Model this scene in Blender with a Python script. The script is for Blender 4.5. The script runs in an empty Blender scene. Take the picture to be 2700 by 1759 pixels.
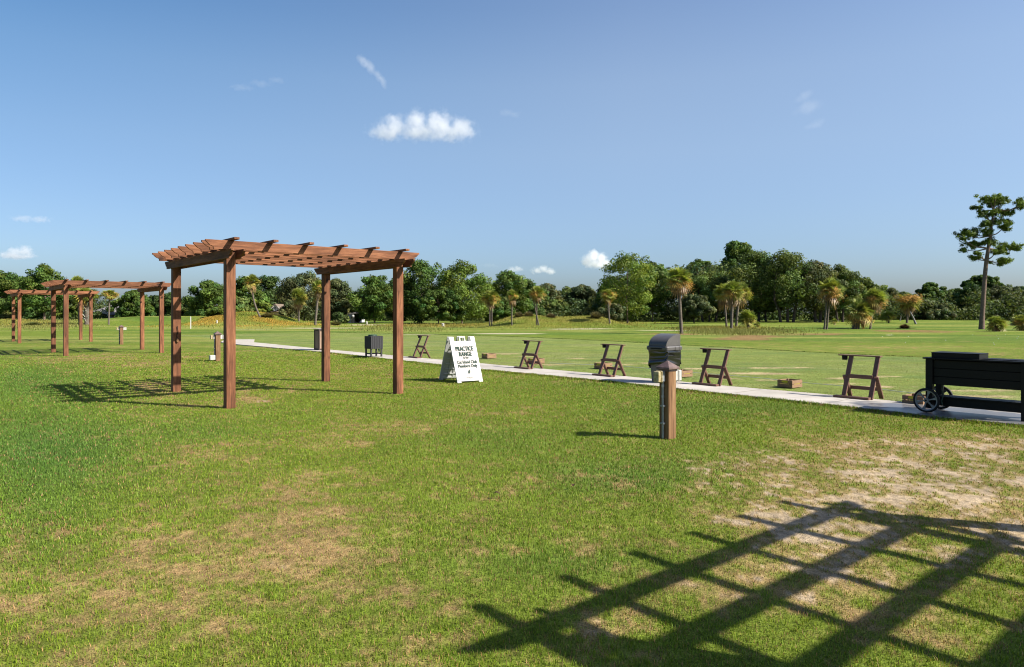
import bpy, bmesh, math, random
import numpy as np
from mathutils import Vector, Matrix

# ------------------------------------------------------------------ camera, sky, sun, exposure
SC = bpy.context.scene
COL = SC.collection
R = math.radians
FPX, HOR, EYE = 1835.0, 825.0, 1.52          # focal length and horizon row in photo pixels, eye height in metres

cam = bpy.data.cameras.new("camera")
cam.sensor_width = 36.0
cam.lens = FPX / 2700 * 36.0
cam.shift_y = -(879.5 - HOR) / 2700
cam.clip_start, cam.clip_end = 0.05, 6000
camo = bpy.data.objects.new("camera", cam)
COL.objects.link(camo)
camo.location = (0, 0, EYE)
camo.rotation_euler = (R(90), 0, 0)
SC.camera = camo

SUN_EL, SUN_AZ = R(39.5), R(109.0)           # azimuth clockwise from +Y
world = bpy.data.worlds.new("World")
SC.world = world
world.use_nodes = True
wn = world.node_tree
bg = wn.nodes["Background"]
sky = wn.nodes.new("ShaderNodeTexSky")
sky.sky_type = 'NISHITA'
sky.sun_disc = False
sky.sun_elevation, sky.sun_rotation = SUN_EL, SUN_AZ
sky.air_density, sky.dust_density, sky.ozone_density = 0.9, 2.0, 6.5
# a paler band of humid air at middle height, as the sky has it
tcw = wn.nodes.new("ShaderNodeTexCoord")
sxyz = wn.nodes.new("ShaderNodeSeparateXYZ")
wn.links.new(tcw.outputs['Generated'], sxyz.inputs[0])
rpw = wn.nodes.new("ShaderNodeValToRGB")
e_ = rpw.color_ramp.elements
e_[0].position, e_[0].color = 0.02, (0, 0, 0, 1)
e_[1].position, e_[1].color = 0.56, (0, 0, 0, 1)
for p_, c_ in ((.12, .30), (.22, .42), (.31, .38), (.40, .20)):
    q_ = e_.new(p_)
    q_.color = (c_, c_, c_, 1)
wn.links.new(sxyz.outputs['Z'], rpw.inputs[0])
mxw = wn.nodes.new("ShaderNodeMix")
mxw.data_type = 'RGBA'
wn.links.new(rpw.outputs[0], mxw.inputs[0])
wn.links.new(sky.outputs[0], mxw.inputs[6])
mxw.inputs[7].default_value = (2.75, 3.55, 4.4, 1)
# deeper blue high up on the side away from the sun
def wmath(op, a, b):
    n_ = wn.nodes.new("ShaderNodeMath")
    n_.operation = op
    n_.use_clamp = True
    wn.links.new(a, n_.inputs[0])
    if hasattr(b, 'links'): wn.links.new(b, n_.inputs[1])
    else: n_.inputs[1].default_value = b
    return n_


fx_ = wmath('MULTIPLY_ADD', sxyz.outputs['X'], -1.15)
fx_.inputs[2].default_value = .18
fz_ = wmath('MULTIPLY_ADD', sxyz.outputs['Z'], 3.3)
fz_.inputs[2].default_value = -.26
ff_ = wmath('MULTIPLY', fx_.outputs[0], fz_.outputs[0])
mxb = wn.nodes.new("ShaderNodeMix")
mxb.data_type, mxb.blend_type = 'RGBA', 'MULTIPLY'
wn.links.new(ff_.outputs[0], mxb.inputs[0])
wn.links.new(mxw.outputs[2], mxb.inputs[6])
mxb.inputs[7].default_value = (.40, .70, .86, 1)
wn.links.new(mxb.outputs[2], bg.inputs[0])
bg.inputs[1].default_value = 0.079

sl = bpy.data.lights.new("sun", 'SUN')
sl.energy, sl.angle, sl.color = 5.0, R(0.53), (1.0, 0.93, 0.82)
slo = bpy.data.objects.new("sun", sl)
COL.objects.link(slo)
sd = Vector((math.cos(SUN_EL) * math.sin(SUN_AZ), math.cos(SUN_EL) * math.cos(SUN_AZ), math.sin(SUN_EL)))
slo.rotation_euler = sd.to_track_quat('Z', 'Y').to_euler()

vs = SC.view_settings
vs.view_transform, vs.look, vs.exposure, vs.gamma = 'Standard', 'None', 1.2, 1.0
SC.cycles.use_denoising = True
SC.cycles.filter_width = 1.1
SC.cycles.max_bounces = 8
SC.cycles.diffuse_bounces = 3
SC.cycles.transmission_bounces = 4
SC.cycles.volume_bounces = 3
SC.cycles.sample_clamp_indirect = 6

# ------------------------------------------------------------------ helpers
GA = .59                                     # all colours below are written for a dimmer sun; this brings them to albedo
rng = np.random.default_rng(11)
random.seed(5)


def gp(u, v):
    """photo pixel on flat ground -> (x, y) in metres"""
    d = v - HOR
    return (u - 1350) / d * EYE, FPX * EYE / d


def sm(x, a, b):
    t = np.clip((x - a) / (b - a), 0, 1)
    return t * t * (3 - 2 * t)


def hash2(ix, iy, s):
    n = (ix.astype(np.int64) * 374761393 + iy.astype(np.int64) * 668265263 + s * 974634777) & 0xffffffff
    n = ((n ^ (n >> 13)) * 1274126177) & 0xffffffff
    return ((n ^ (n >> 16)) & 0xffff) / 65535.0


def vnoise(x, y, s=0):
    ix, iy = np.floor(x), np.floor(y)
    fx, fy = x - ix, y - iy
    fx, fy = fx * fx * (3 - 2 * fx), fy * fy * (3 - 2 * fy)
    a, b = hash2(ix, iy, s), hash2(ix + 1, iy, s)
    c, d = hash2(ix, iy + 1, s), hash2(ix + 1, iy + 1, s)
    return (a * (1 - fx) + b * fx) * (1 - fy) + (c * (1 - fx) + d * fx) * fy


def fbm(x, y, s=0, o=4):
    t, a, n = 0, 1.0, 0
    for i in range(o):
        t = t + a * vnoise(x * 2 ** i, y * 2 ** i, s + i * 7)
        n += a
        a *= .55
    return t / n


MOUNDS = [(4.5, 77, 3.6, 5.5, .85), (0.6, 76, 2.8, 5.5, .95), (9.2, 77, 3.0, 5.0, 1.0), (-31.5, 85, 3.6, 6.0, 1.35), (-35.5, 83, 3.2, 5, .75),
          (-27.5, 84, 3.0, 5.5, .6), (-53, 101, 9, 8, .95), (-42, 104, 8, 8, .7), (-72, 96, 9, 7, .6), (60, 112, 30, 10, .35)]


def gz(x, y):
    x, y = np.asarray(x, float), np.asarray(y, float)
    z = np.zeros(np.broadcast(x, y).shape)
    for cx, cy, sx, sy, h in MOUNDS:
        z = z + h * np.exp(-((x - cx) / sx) ** 2 - ((y - cy) / sy) ** 2)
    far = sm(y, 45, 70)
    z = z + far * .12 * (fbm(x * .12, y * .12, 3, 2) - .5)
    return z


def hit(u, v):
    """where the line of sight of a photo pixel first meets the rolling ground"""
    y = np.arange(8, 240, .25)
    x = (u - 1350) / FPX * y
    f = np.nonzero(gz(x, y) >= EYE - (v - HOR) / FPX * y)[0]
    if len(f) == 0: return gp(u, max(v, 838))
    return float(x[f[0]]), float(y[f[0]])


def tag(o, label=None, cat=None, group=None, kind=None):
    if label: o['label'] = label
    if cat: o['category'] = cat
    if group: o['group'] = group
    if kind: o['kind'] = kind
    return o


def empty(name, loc, rz=0, label=None, cat=None, group=None):
    o = bpy.data.objects.new(name, None)
    COL.objects.link(o)
    o.empty_display_size = .2
    o.location = loc
    o.rotation_euler = (0, 0, rz)
    return tag(o, label, cat, group)


def obj(name, me, mat, parent=None, loc=(0, 0, 0), rot=(0, 0, 0), smooth=False):
    o = bpy.data.objects.new(name, me)
    COL.objects.link(o)
    if mat is not None and not me.materials:
        me.materials.append(mat)
    o.location, o.rotation_euler = loc, rot
    if parent is not None: o.parent = parent
    if smooth: me.polygons.foreach_set('use_smooth', [True] * len(me.polygons))
    return o


def kids(o):
    return [c for c in bpy.data.objects if c.parent == o]


def copy_tree(o, parent=None):
    c = o.copy()
    COL.objects.link(c)
    c.parent = parent
    for ch in kids(o): copy_tree(ch, c)
    return c


def npmesh(name, V, F, col=None, smooth=False):
    """V (n,3); F (m,k) one face size, or a list of such arrays; col (n,3) point colour 'tint'"""
    Fs = F if isinstance(F, list) else [F]
    me = bpy.data.meshes.new(name)
    V = np.ascontiguousarray(V, dtype=np.float32)
    loops = np.concatenate([f.ravel() for f in Fs]).astype(np.int32)
    tot = np.concatenate([np.full(len(f), f.shape[1]) for f in Fs]).astype(np.int32)
    st = np.concatenate([[0], np.cumsum(tot)[:-1]]).astype(np.int32)
    me.vertices.add(len(V))
    me.vertices.foreach_set('co', V.ravel())
    me.loops.add(len(loops))
    me.loops.foreach_set('vertex_index', loops)
    me.polygons.add(len(tot))
    me.polygons.foreach_set('loop_start', st)
    me.polygons.foreach_set('loop_total', tot)
    if smooth: me.polygons.foreach_set('use_smooth', np.ones(len(tot), dtype=bool))
    me.update(calc_edges=True)
    if col is not None:
        a = me.color_attributes.new('tint', 'FLOAT_COLOR', 'POINT')
        c = np.ones((len(V), 4), np.float32)
        c[:, :3] = np.asarray(col) * GA
        a.data.foreach_set('color', c.ravel())
    return me


def bm_mesh(name, bm, bevel=0.0):
    if bevel > 0:
        bmesh.ops.bevel(bm, geom=[e for e in bm.edges], offset=bevel, segments=1, affect='EDGES', clamp_overlap=True)
    bmesh.ops.recalc_face_normals(bm, faces=bm.faces)
    me = bpy.data.meshes.new(name)
    bm.to_mesh(me)
    bm.free()
    return me


def add_box(bm, c, s, rot=None):
    r = bmesh.ops.create_cube(bm, size=1.0)
    M = Matrix.Translation(c) @ (rot.to_matrix().to_4x4() if rot is not None else Matrix()) @ Matrix.Diagonal((s[0], s[1], s[2], 1))
    bmesh.ops.transform(bm, matrix=M, verts=r['verts'])
    return r['verts']


def box_mesh(name, c, s, bevel=.004):
    bm = bmesh.new()
    add_box(bm, c, s)
    return bm_mesh(name, bm, bevel)


def boxes_mesh(name, lst, bevel=.003):
    bm = bmesh.new()
    for c, s in lst: add_box(bm, c, s)
    return bm_mesh(name, bm, bevel)


def add_bar(bm, p, q, w, t, up=(0, 0, 1)):
    """rectangular bar from p to q; w along (up x axis), t along the remaining direction"""
    p, q = Vector(p), Vector(q)
    x = (q - p).normalized()
    y = Vector(up).cross(x)
    if y.length < 1e-4: y = Vector((0, 1, 0)).cross(x)
    y.normalize()
    z = x.cross(y)
    L = (q - p).length
    r = bmesh.ops.create_cube(bm, size=1.0)
    M = Matrix(((x.x, y.x, z.x, 0), (x.y, y.y, z.y, 0), (x.z, y.z, z.z, 0), (0, 0, 0, 1)))
    bmesh.ops.transform(bm, matrix=Matrix.Translation((p + q) / 2) @ M @ Matrix.Diagonal((L, w, t, 1)), verts=r['verts'])


def bar_mesh(name, p, q, w, t, up=(0, 0, 1), bevel=.003):
    bm = bmesh.new()
    add_bar(bm, p, q, w, t, up)
    return bm_mesh(name, bm, bevel)


def prism(bm, poly, y0, y1):
    """polygon in x-z extruded along y"""
    a = [bm.verts.new((x, y0, z)) for x, z in poly]
    b = [bm.verts.new((x, y1, z)) for x, z in poly]
    bm.faces.new(a)
    bm.faces.new(b[::-1])
    n = len(poly)
    for i in range(n): bm.faces.new((a[i], b[i], b[(i + 1) % n], a[(i + 1) % n]))


def tube_np(pts, rad, n=8):
    """tube along pts with radii; returns V, F(quads)"""
    pts = np.asarray(pts, float)
    rad = np.asarray(rad, float)
    T = np.gradient(pts, axis=0)
    T /= np.linalg.norm(T, axis=1)[:, None] + 1e-9
    ref = np.where(np.abs(T[:, 2:3]) > .9, np.array([[1., 0, 0]]), np.array([[0, 0, 1.]]))
    A = np.cross(T, ref)
    A /= np.linalg.norm(A, axis=1)[:, None] + 1e-9
    B = np.cross(T, A)
    th = np.linspace(0, 2 * np.pi, n, endpoint=False)
    V = pts[:, None] + rad[:, None, None] * (np.cos(th)[None, :, None] * A[:, None] + np.sin(th)[None, :, None] * B[:, None])
    m = len(pts)
    i, j = np.meshgrid(np.arange(m - 1), np.arange(n), indexing='ij')
    a = i * n + j
    b = i * n + (j + 1) % n
    F = np.stack([a, b, b + n, a + n], -1).reshape(-1, 4)
    return V.reshape(-1, 3), F


def merge_np(parts):
    Vs, Fs, o = [], [], 0
    for V, F in parts:
        Vs.append(V)
        Fs.append(F + o)
        o += len(V)
    return np.concatenate(Vs), np.concatenate(Fs)


def cyl(bm, p, q, r, n=16, r2=None):
    p, q = Vector(p), Vector(q)
    d = q - p
    M = Matrix.Translation((p + q) / 2) @ d.to_track_quat('Z', 'Y').to_matrix().to_4x4()
    bmesh.ops.create_cone(bm, cap_ends=True, segments=n, radius1=r, radius2=r if r2 is None else r2, depth=d.length, matrix=M)


# ------------------------------------------------------------------ materials
def mat(name, color=(.5, .5, .5), rough=.7, spec=.3, metal=0.0):
    m = bpy.data.materials.new(name)
    m.use_nodes = True
    b = m.node_tree.nodes['Principled BSDF']
    b.inputs['Base Color'].default_value = (*[k * GA for k in color], 1)
    b.inputs['Roughness'].default_value = rough
    b.inputs['Specular IOR Level'].default_value = spec
    b.inputs['Metallic'].default_value = metal
    return m


def nd(m, t, **kw):
    n = m.node_tree.nodes.new(t)
    for k, v in kw.items(): setattr(n, k, v)
    return n


def lk(m, a, b):
    m.node_tree.links.new(a, b)


def ramp(m, stops, fac):
    r = nd(m, 'ShaderNodeValToRGB')
    e = r.color_ramp.elements
    while len(e) > 1: e.remove(e[-1])
    e[0].position, e[0].color = stops[0][0], (*[k * GA for k in stops[0][1]], 1)
    for p, c in stops[1:]:
        x = e.new(p)
        x.color = (*[k * GA for k in c], 1)
    lk(m, fac, r.inputs[0])
    return r.outputs[0]


def noisy(name, c1, c2, scale=8, rough=.75, spec=.3, stretch=(1, 1, 1), bump=.0, metal=0.0, detail=5, mid=(.35, .68)):
    """two-tone noise material on object coordinates, shifted per object"""
    m = mat(name, c1, rough, spec, metal)
    b = m.node_tree.nodes['Principled BSDF']
    tc = nd(m, 'ShaderNodeTexCoord')
    oi = nd(m, 'ShaderNodeObjectInfo')
    mp = nd(m, 'ShaderNodeMapping')
    mp.inputs['Scale'].default_value = stretch
    cx = nd(m, 'ShaderNodeCombineXYZ')
    mu = nd(m, 'ShaderNodeMath', operation='MULTIPLY')
    mu.inputs[1].default_value = 37.0
    lk(m, oi.outputs['Random'], mu.inputs[0])
    for i in range(3): lk(m, mu.outputs[0], cx.inputs[i])
    lk(m, cx.outputs[0], mp.inputs['Location'])
    lk(m, tc.outputs['Object'], mp.inputs['Vector'])
    nz = nd(m, 'ShaderNodeTexNoise')
    nz.inputs['Scale'].default_value = scale
    nz.inputs['Detail'].default_value = detail
    nz.inputs['Roughness'].default_value = .65
    lk(m, mp.outputs[0], nz.inputs['Vector'])
    c = ramp(m, [(mid[0], c1), (mid[1], c2)], nz.outputs['Fac'])
    lk(m, c, b.inputs['Base Color'])
    if bump:
        bp = nd(m, 'ShaderNodeBump')
        bp.inputs['Strength'].default_value = bump
        bp.inputs['Distance'].default_value = .01
        lk(m, nz.outputs['Fac'], bp.inputs['Height'])
        lk(m, bp.outputs[0], b.inputs['Normal'])
    return m


def wood(name, dark, mid_, light, rough=.7, vary=.25, spec=.25):
    """long grain along local X, rings and knots, per-object tone"""
    m = mat(name, mid_, rough, spec)
    b = m.node_tree.nodes['Principled BSDF']
    tc = nd(m, 'ShaderNodeTexCoord')
    oi = nd(m, 'ShaderNodeObjectInfo')
    mu = nd(m, 'ShaderNodeMath', operation='MULTIPLY')
    mu.inputs[1].default_value = 53.0
    lk(m, oi.outputs['Random'], mu.inputs[0])
    cx = nd(m, 'ShaderNodeCombineXYZ')
    for i in range(3): lk(m, mu.outputs[0], cx.inputs[i])
    ad = nd(m, 'ShaderNodeVectorMath', operation='ADD')
    lk(m, tc.outputs['Object'], ad.inputs[0])
    lk(m, cx.outputs[0], ad.inputs[1])

    def tex(scale, st, det, dist=0.0):
        mp = nd(m, 'ShaderNodeMapping')
        mp.inputs['Scale'].default_value = st
        lk(m, ad.outputs[0], mp.inputs['Vector'])
        n = nd(m, 'ShaderNodeTexNoise')
        n.inputs['Scale'].default_value = scale
        n.inputs['Detail'].default_value = det
        n.inputs['Roughness'].default_value = .6
        n.inputs['Distortion'].default_value = dist
        lk(m, mp.outputs[0], n.inputs['Vector'])
        return n.outputs['Fac']
    grain = tex(6, (.30, 4.2, 4.2), 7, 1.2)
    blot = tex(2.2, (.7, 2.6, 2.6), 5)
    knots = tex(5.5, (.55, 1, 1), 1)
    mx = nd(m, 'ShaderNodeMath', operation='MULTIPLY_ADD')
    lk(m, grain, mx.inputs[0])
    mx.inputs[1].default_value = .62
    bl = nd(m, 'ShaderNodeMath', operation='MULTIPLY')
    lk(m, blot, bl.inputs[0])
    bl.inputs[1].default_value = .45
    lk(m, bl.outputs[0], mx.inputs[2])
    c = ramp(m, [(.36, dark), (.53, mid_), (.70, light)], mx.outputs[0])
    kf = nd(m, 'ShaderNodeMapRange')
    kf.inputs[1].default_value, kf.inputs[2].default_value = .70, .78
    lk(m, knots, kf.inputs[0])
    mxk = nd(m, 'ShaderNodeMix', data_type='RGBA')
    lk(m, kf.outputs[0], mxk.inputs[0])
    lk(m, c, mxk.inputs[6])
    mxk.inputs[7].default_value = (*[x * .35 for x in dark], 1)
    hs = nd(m, 'ShaderNodeHueSaturation')
    vr = nd(m, 'ShaderNodeMapRange')
    vr.inputs[3].default_value, vr.inputs[4].default_value = 1 - vary, 1 + vary
    lk(m, oi.outputs['Random'], vr.inputs[0])
    lk(m, vr.outputs[0], hs.inputs['Value'])
    lk(m, mxk.outputs[2], hs.inputs['Color'])
    lk(m, hs.outputs[0], b.inputs['Base Color'])
    bp = nd(m, 'ShaderNodeBump')
    bp.inputs['Strength'].default_value = .35
    bp.inputs['Distance'].default_value = .006
    lk(m, grain, bp.inputs['Height'])
    lk(m, bp.outputs[0], b.inputs['Normal'])
    return m


def leafmat(name, trans=.3, rough=.55, spec=.25, attr='tint', tcol=(1.15, 1.15, .55)):
    """vertex tint, diffuse-glossy plus light through the leaf"""
    m = bpy.data.materials.new(name)
    m.use_nodes = True
    nt = m.node_tree
    b = nt.nodes['Principled BSDF']
    out = nt.nodes['Material Output']
    at = nd(m, 'ShaderNodeAttribute', attribute_name=attr)
    lk(m, at.outputs['Color'], b.inputs['Base Color'])
    b.inputs['Roughness'].default_value = rough
    b.inputs['Specular IOR Level'].default_value = spec
    tr = nd(m, 'ShaderNodeBsdfTranslucent')
    mc = nd(m, 'ShaderNodeMix', data_type='RGBA', blend_type='MULTIPLY')
    mc.inputs[0].default_value = 1
    lk(m, at.outputs['Color'], mc.inputs[6])
    mc.inputs[7].default_value = (*tcol, 1)
    lk(m, mc.outputs[2], tr.inputs[0])
    ms = nd(m, 'ShaderNodeMixShader')
    ms.inputs[0].default_value = trans
    lk(m, b.outputs[0], ms.inputs[1])
    lk(m, tr.outputs[0], ms.inputs[2])
    lk(m, ms.outputs[0], out.inputs['Surface'])
    return m


M = {}
M['stain'] = wood('red_brown_stained_wood', (.064, .024, .011), (.222, .087, .039), (.42, .18, .086), .75, .2)
M['post_wood'] = wood('weathered_golden_wood', (.10, .048, .022), (.255, .135, .062), (.41, .25, .125), .8, .12)
M['brown_plastic'] = noisy('dark_brown_recycled_plastic', (.16, .076, .050), (.25, .122, .082), 14, .55, .4, (1, 6, 6), .1)
M['black_plastic'] = noisy('black_recycled_plastic', (.004, .0042, .0046), (.0075, .0078, .0084), 18, .55, .22, (1, 1, 1), .1)
M['charcoal'] = noisy('charcoal_boards', (.028, .029, .032), (.05, .05, .054), 12, .6, .35, (6, 6, 1), .1)
M['crate_wood'] = noisy('tan_crate_boards', (.30, .18, .10), (.42, .27, .165), 9, .75, .2, (1, 3, 8), .1)
M['white_plastic'] = noisy('white_moulded_plastic', (.56, .57, .56), (.61, .62, .61), 5, .45, .4)
M['sign_face'] = noisy('sign_print_cream', (.44, .415, .385), (.47, .44, .41), 4, .5, .3)
M['green_ink'] = mat('dark_green_ink', (.003, .036, .024), .7)
M['grey_ink'] = mat('grey_green_ink', (.10, .13, .11), .6)
M['grey_metal'] = noisy('galvanised_grey_metal', (.34, .36, .37), (.46, .47, .48), 20, .45, .5, (1, 1, 1), .0, .3)
M['box_white'] = noisy('off_white_box_plastic', (.58, .57, .52), (.70, .69, .65), 25, .5, .4)
M['box_yellow'] = noisy('yellowed_box_cover', (.40, .30, .11), (.66, .58, .36), 32, .5, .4)
M['cap'] = noisy('brown_copper_cap', (.12, .072, .06), (.25, .17, .15), 16, .5, .5)
M['bin_lid'] = noisy('dark_brown_grey_lid_plastic', (.105, .098, .094), (.135, .125, .12), 10, .38, .5)
M['bin_body'] = noisy('beige_aggregate_bin_body', (.19, .18, .155), (.32, .30, .265), 90, .85, .2, (1, 1, 1), .3)
M['bag'] = mat('black_bin_bag', (.008, .008, .009), .14, .7)
M['tyre'] = mat('black_rubber', (.012, .012, .013), .7)
M['rim'] = noisy('grey_cast_rim', (.26, .27, .30), (.33, .34, .37), 12, .4, .5, (1, 1, 1), 0, .2)
M['yellow_label'] = mat('yellow_label', (.75, .68, .04), .6)
M['dark_green'] = noisy('dark_green_plastic', (.02, .05, .035), (.035, .075, .05), 10, .5)
M['tan_panel'] = noisy('tan_receptacle_panel', (.36, .245, .165), (.46, .33, .23), 7, .7, .25, (3, 3, .5))
M['brown_panel'] = noisy('brown_receptacle_frame', (.06, .04, .03), (.09, .06, .045), 7, .6)
M['lid_grey'] = noisy('grey_lid_boards', (.22, .20, .20), (.33, .31, .30), 9, .6)
M['rope'] = mat('pale_rope', (.85, .85, .76), .9)
M['stake'] = mat('white_stake_paint', (.72, .70, .64), .7)
M['ball'] = mat('white_ball', (.8, .8, .78), .4)
M['dry_leaf'] = mat('brown_dry_leaf', (.07, .028, .018), .8)
M['roof'] = noisy('grey_shingle_roof', (.17, .165, .165), (.26, .25, .25), 6, .9, .1, (2, 2, 8))
M['roof_brown'] = noisy('brown_shingle_roof', (.20, .155, .12), (.29, .23, .18), 6, .9, .1, (2, 2, 8))
M['house_white'] = noisy('white_siding', (.70, .71, .72), (.78, .78, .78), 3, .7)
M['house_cream'] = noisy('cream_siding', (.62, .56, .36), (.70, .64, .44), 3, .7)
M['glass'] = mat('dark_window_glass', (.02, .025, .03), .1, .6)
M['bark'] = noisy('grey_brown_bark', (.055, .045, .038), (.13, .105, .085), 5, .95, .1, (6, 6, 1), .4)
M['pine_bark'] = noisy('plated_pine_bark', (.15, .105, .085), (.33, .24, .19), 3.5, .95, .1, (3, 3, 5), .5)
M['palm_bark'] = noisy('ringed_palm_bark', (.10, .085, .07), (.27, .23, .185), 3.0, .95, .1, (1, 1, 9), .4)
M['leaf'] = leafmat('tree_leaves', .32, .6, .14)
M['palm_leaf'] = leafmat('palm_fronds', .28, .45, .35)
M['seed'] = leafmat('palm_seed_stalks', .25, .7, .1, tcol=(1.1, 1, .7))
M['blade'] = leafmat('turf_blades', .22, .6, .25)
M['tall'] = leafmat('tall_dry_grass', .3, .7, .1, tcol=(1.1, 1, .7))

# ------------------------------------------------------------------ ground: zones, sheet, path
def inpoly(x, y, P):
    r = np.zeros(np.broadcast(x, y).shape, bool)
    n = len(P)
    for i in range(n):
        x1, y1 = P[i]
        x2, y2 = P[(i + 1) % n]
        c = ((y1 > y) != (y2 > y)) & (x < (x2 - x1) * (y - y1) / (y2 - y1 + 1e-12) + x1)
        r ^= c
    return r


def edge_dist(x, y, P):
    d = np.full(np.broadcast(x, y).shape, 1e9)
    for i in range(len(P) - 1):
        a, b = np.array(P[i]), np.array(P[i + 1])
        ab = b - a
        t = np.clip(((x - a[0]) * ab[0] + (y - a[1]) * ab[1]) / (ab @ ab), 0, 1)
        d = np.minimum(d, np.hypot(x - a[0] - t * ab[0], y - a[1] - t * ab[1]))
    return d


NEAR_E = [gp(*p) for p in [(2700, 1127), (2492, 1107), (2392, 1095), (2150, 1067.5), (1865, 1037), (1600, 1007.6), (1271, 976.8), (873, 932), (628, 910)]]
FAR_E = [gp(*p) for p in [(2686, 1091), (2406, 1067), (2150, 1042), (1928, 1023), (1600, 991), (1265, 960.6), (826, 920), (669.5, 904.3)]]
UD = (.645, -.764)
NEAR_E.insert(0, (NEAR_E[0][0] + 9 * UD[0], NEAR_E[0][1] + 9 * UD[1]))
FAR_E.insert(0, (FAR_E[0][0] + 9 * UD[0], FAR_E[0][1] + 9 * UD[1]))
PATH = NEAR_E + [gp(582, 904), gp(592, 896.5), gp(671, 896.5)] + FAR_E[::-1]
TEE_E = [(26, 9.5), (19, 17.8)] + [gp(*p) for p in [(2434, 942.4), (2150, 929.7), (1850, 913), (1600, 899), (1368, 888.5), (1100, 881)]] + [(-16, 55), (-23, 47), (-15.2, 39)]
TEE = TEE_E + FAR_E[::-1]


def blob(u, v, cu, cv, ru, rv):
    return np.exp(-((u - cu) / ru) ** 2 - ((v - cv) / rv) ** 2)


DRY = [(850, 1470, 150, 110, .75), (760, 1400, 120, 70, .5), (900, 1370, 120, 40, .5), (1090, 1560, 170, 90, .75), (650, 1055, 90, 16, .9), (300, 968, 230, 22, .6), (380, 1020, 90, 22, .8),
       (250, 945, 200, 12, .5), (1000, 1700, 320, 80, .45), (500, 1580, 420, 130, .38), (1150, 1130, 250, 50, .28), (1290, 1330, 60, 40, .4),
       (640, 1170, 200, 40, .25), (1000, 1250, 300, 60, .22), (1600, 1660, 250, 80, .5), (1500, 1350, 90, 30, .25), (330, 890, 220, 8, .6), (120, 1660, 200, 100, .2), (1850, 1560, 200, 60, .35)]
SAND = [(2350, 1330, 380, 85, 1.0), (2120, 1235, 300, 50, .8), (2580, 1240, 240, 75, .95), (2450, 1180, 250, 22, .6), (2150, 1420, 260, 55, .75), (2000, 1560, 240, 50, .5),
        (2300, 1500, 260, 60, .45), (1060, 1575, 60, 22, .7), (850, 1345, 40, 12, .7), (690, 1057, 35, 6, .8), (750, 1490, 70, 14, .5), (1560, 1660, 40, 25, .6), (2050, 1365, 120, 40, .5), (2680, 1420, 120, 80, .5)]
LUSH = [(120, 1180, 330, 130, 1.0), (60, 1000, 200, 60, .7), (1650, 1260, 260, 60, .7), (1500, 1480, 330, 60, .5), (1900, 1080, 330, 30, .5), (1300, 1160, 200, 40, .4), (90, 1400, 200, 140, .5),
        (560, 1140, 150, 30, .4), (1560, 1010, 200, 12, .3)]
TEEWORN = [(1960, 984, 60, 2.5), (2060, 986, 70, 3), (1920, 998, 40, 2.2), (2010, 1002, 60, 2.8), (1740, 958, 60, 2.0), (2215, 998, 70, 2.5), (2330, 993, 60, 2), (2560, 1045, 140, 5), (2320, 1020, 90, 2.2),
           (1340, 933, 40, 1.8), (1520, 945, 35, 1.6), (1460, 962, 50, 1.6), (1640, 962, 40, 1.6), (1830, 972, 60, 2), (2010, 970, 70, 1.8), (2100, 970, 50, 1.5), (2460, 1030, 70, 2), (2620, 1030, 90, 3), (1390, 940, 40, 1.4), (2240, 1012, 60, 1.6)]
DIRT = [(1960, 893, 90, 5, 1.0), (2150, 881, 120, 3.5, .8), (2010, 886, 130, 4, .7), (1780, 881, 100, 2.4, .8), (2360, 874, 70, 3.5, .9), (2480, 876, 70, 3, .7), (2440, 872, 120, 2, .5), (1420, 872, 90, 2, .6), (2600, 884, 90, 2, .4)]
PALE = [(1340, 880, 105, 1.6, .9), (1530, 867.6, 95, 1.0, .9), (1770, 871.3, 100, 1.0, .8), (860, 864.7, 120, 1.0, .8), (980, 856.5, 60, 1.6, .9), (1110, 882.5, 60, .8, .5), (2345, 883.4, 8, .8, 1), (650, 868, 80, .8, .4)]
TALLG = [(665, 850, 120, 12, 1.0), (1180, 859, 150, 3.5, .8), (1490, 854, 160, 10, .9), (70, 856, 90, 6, .6), (1900, 866, 110, 5, .5)]


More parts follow.
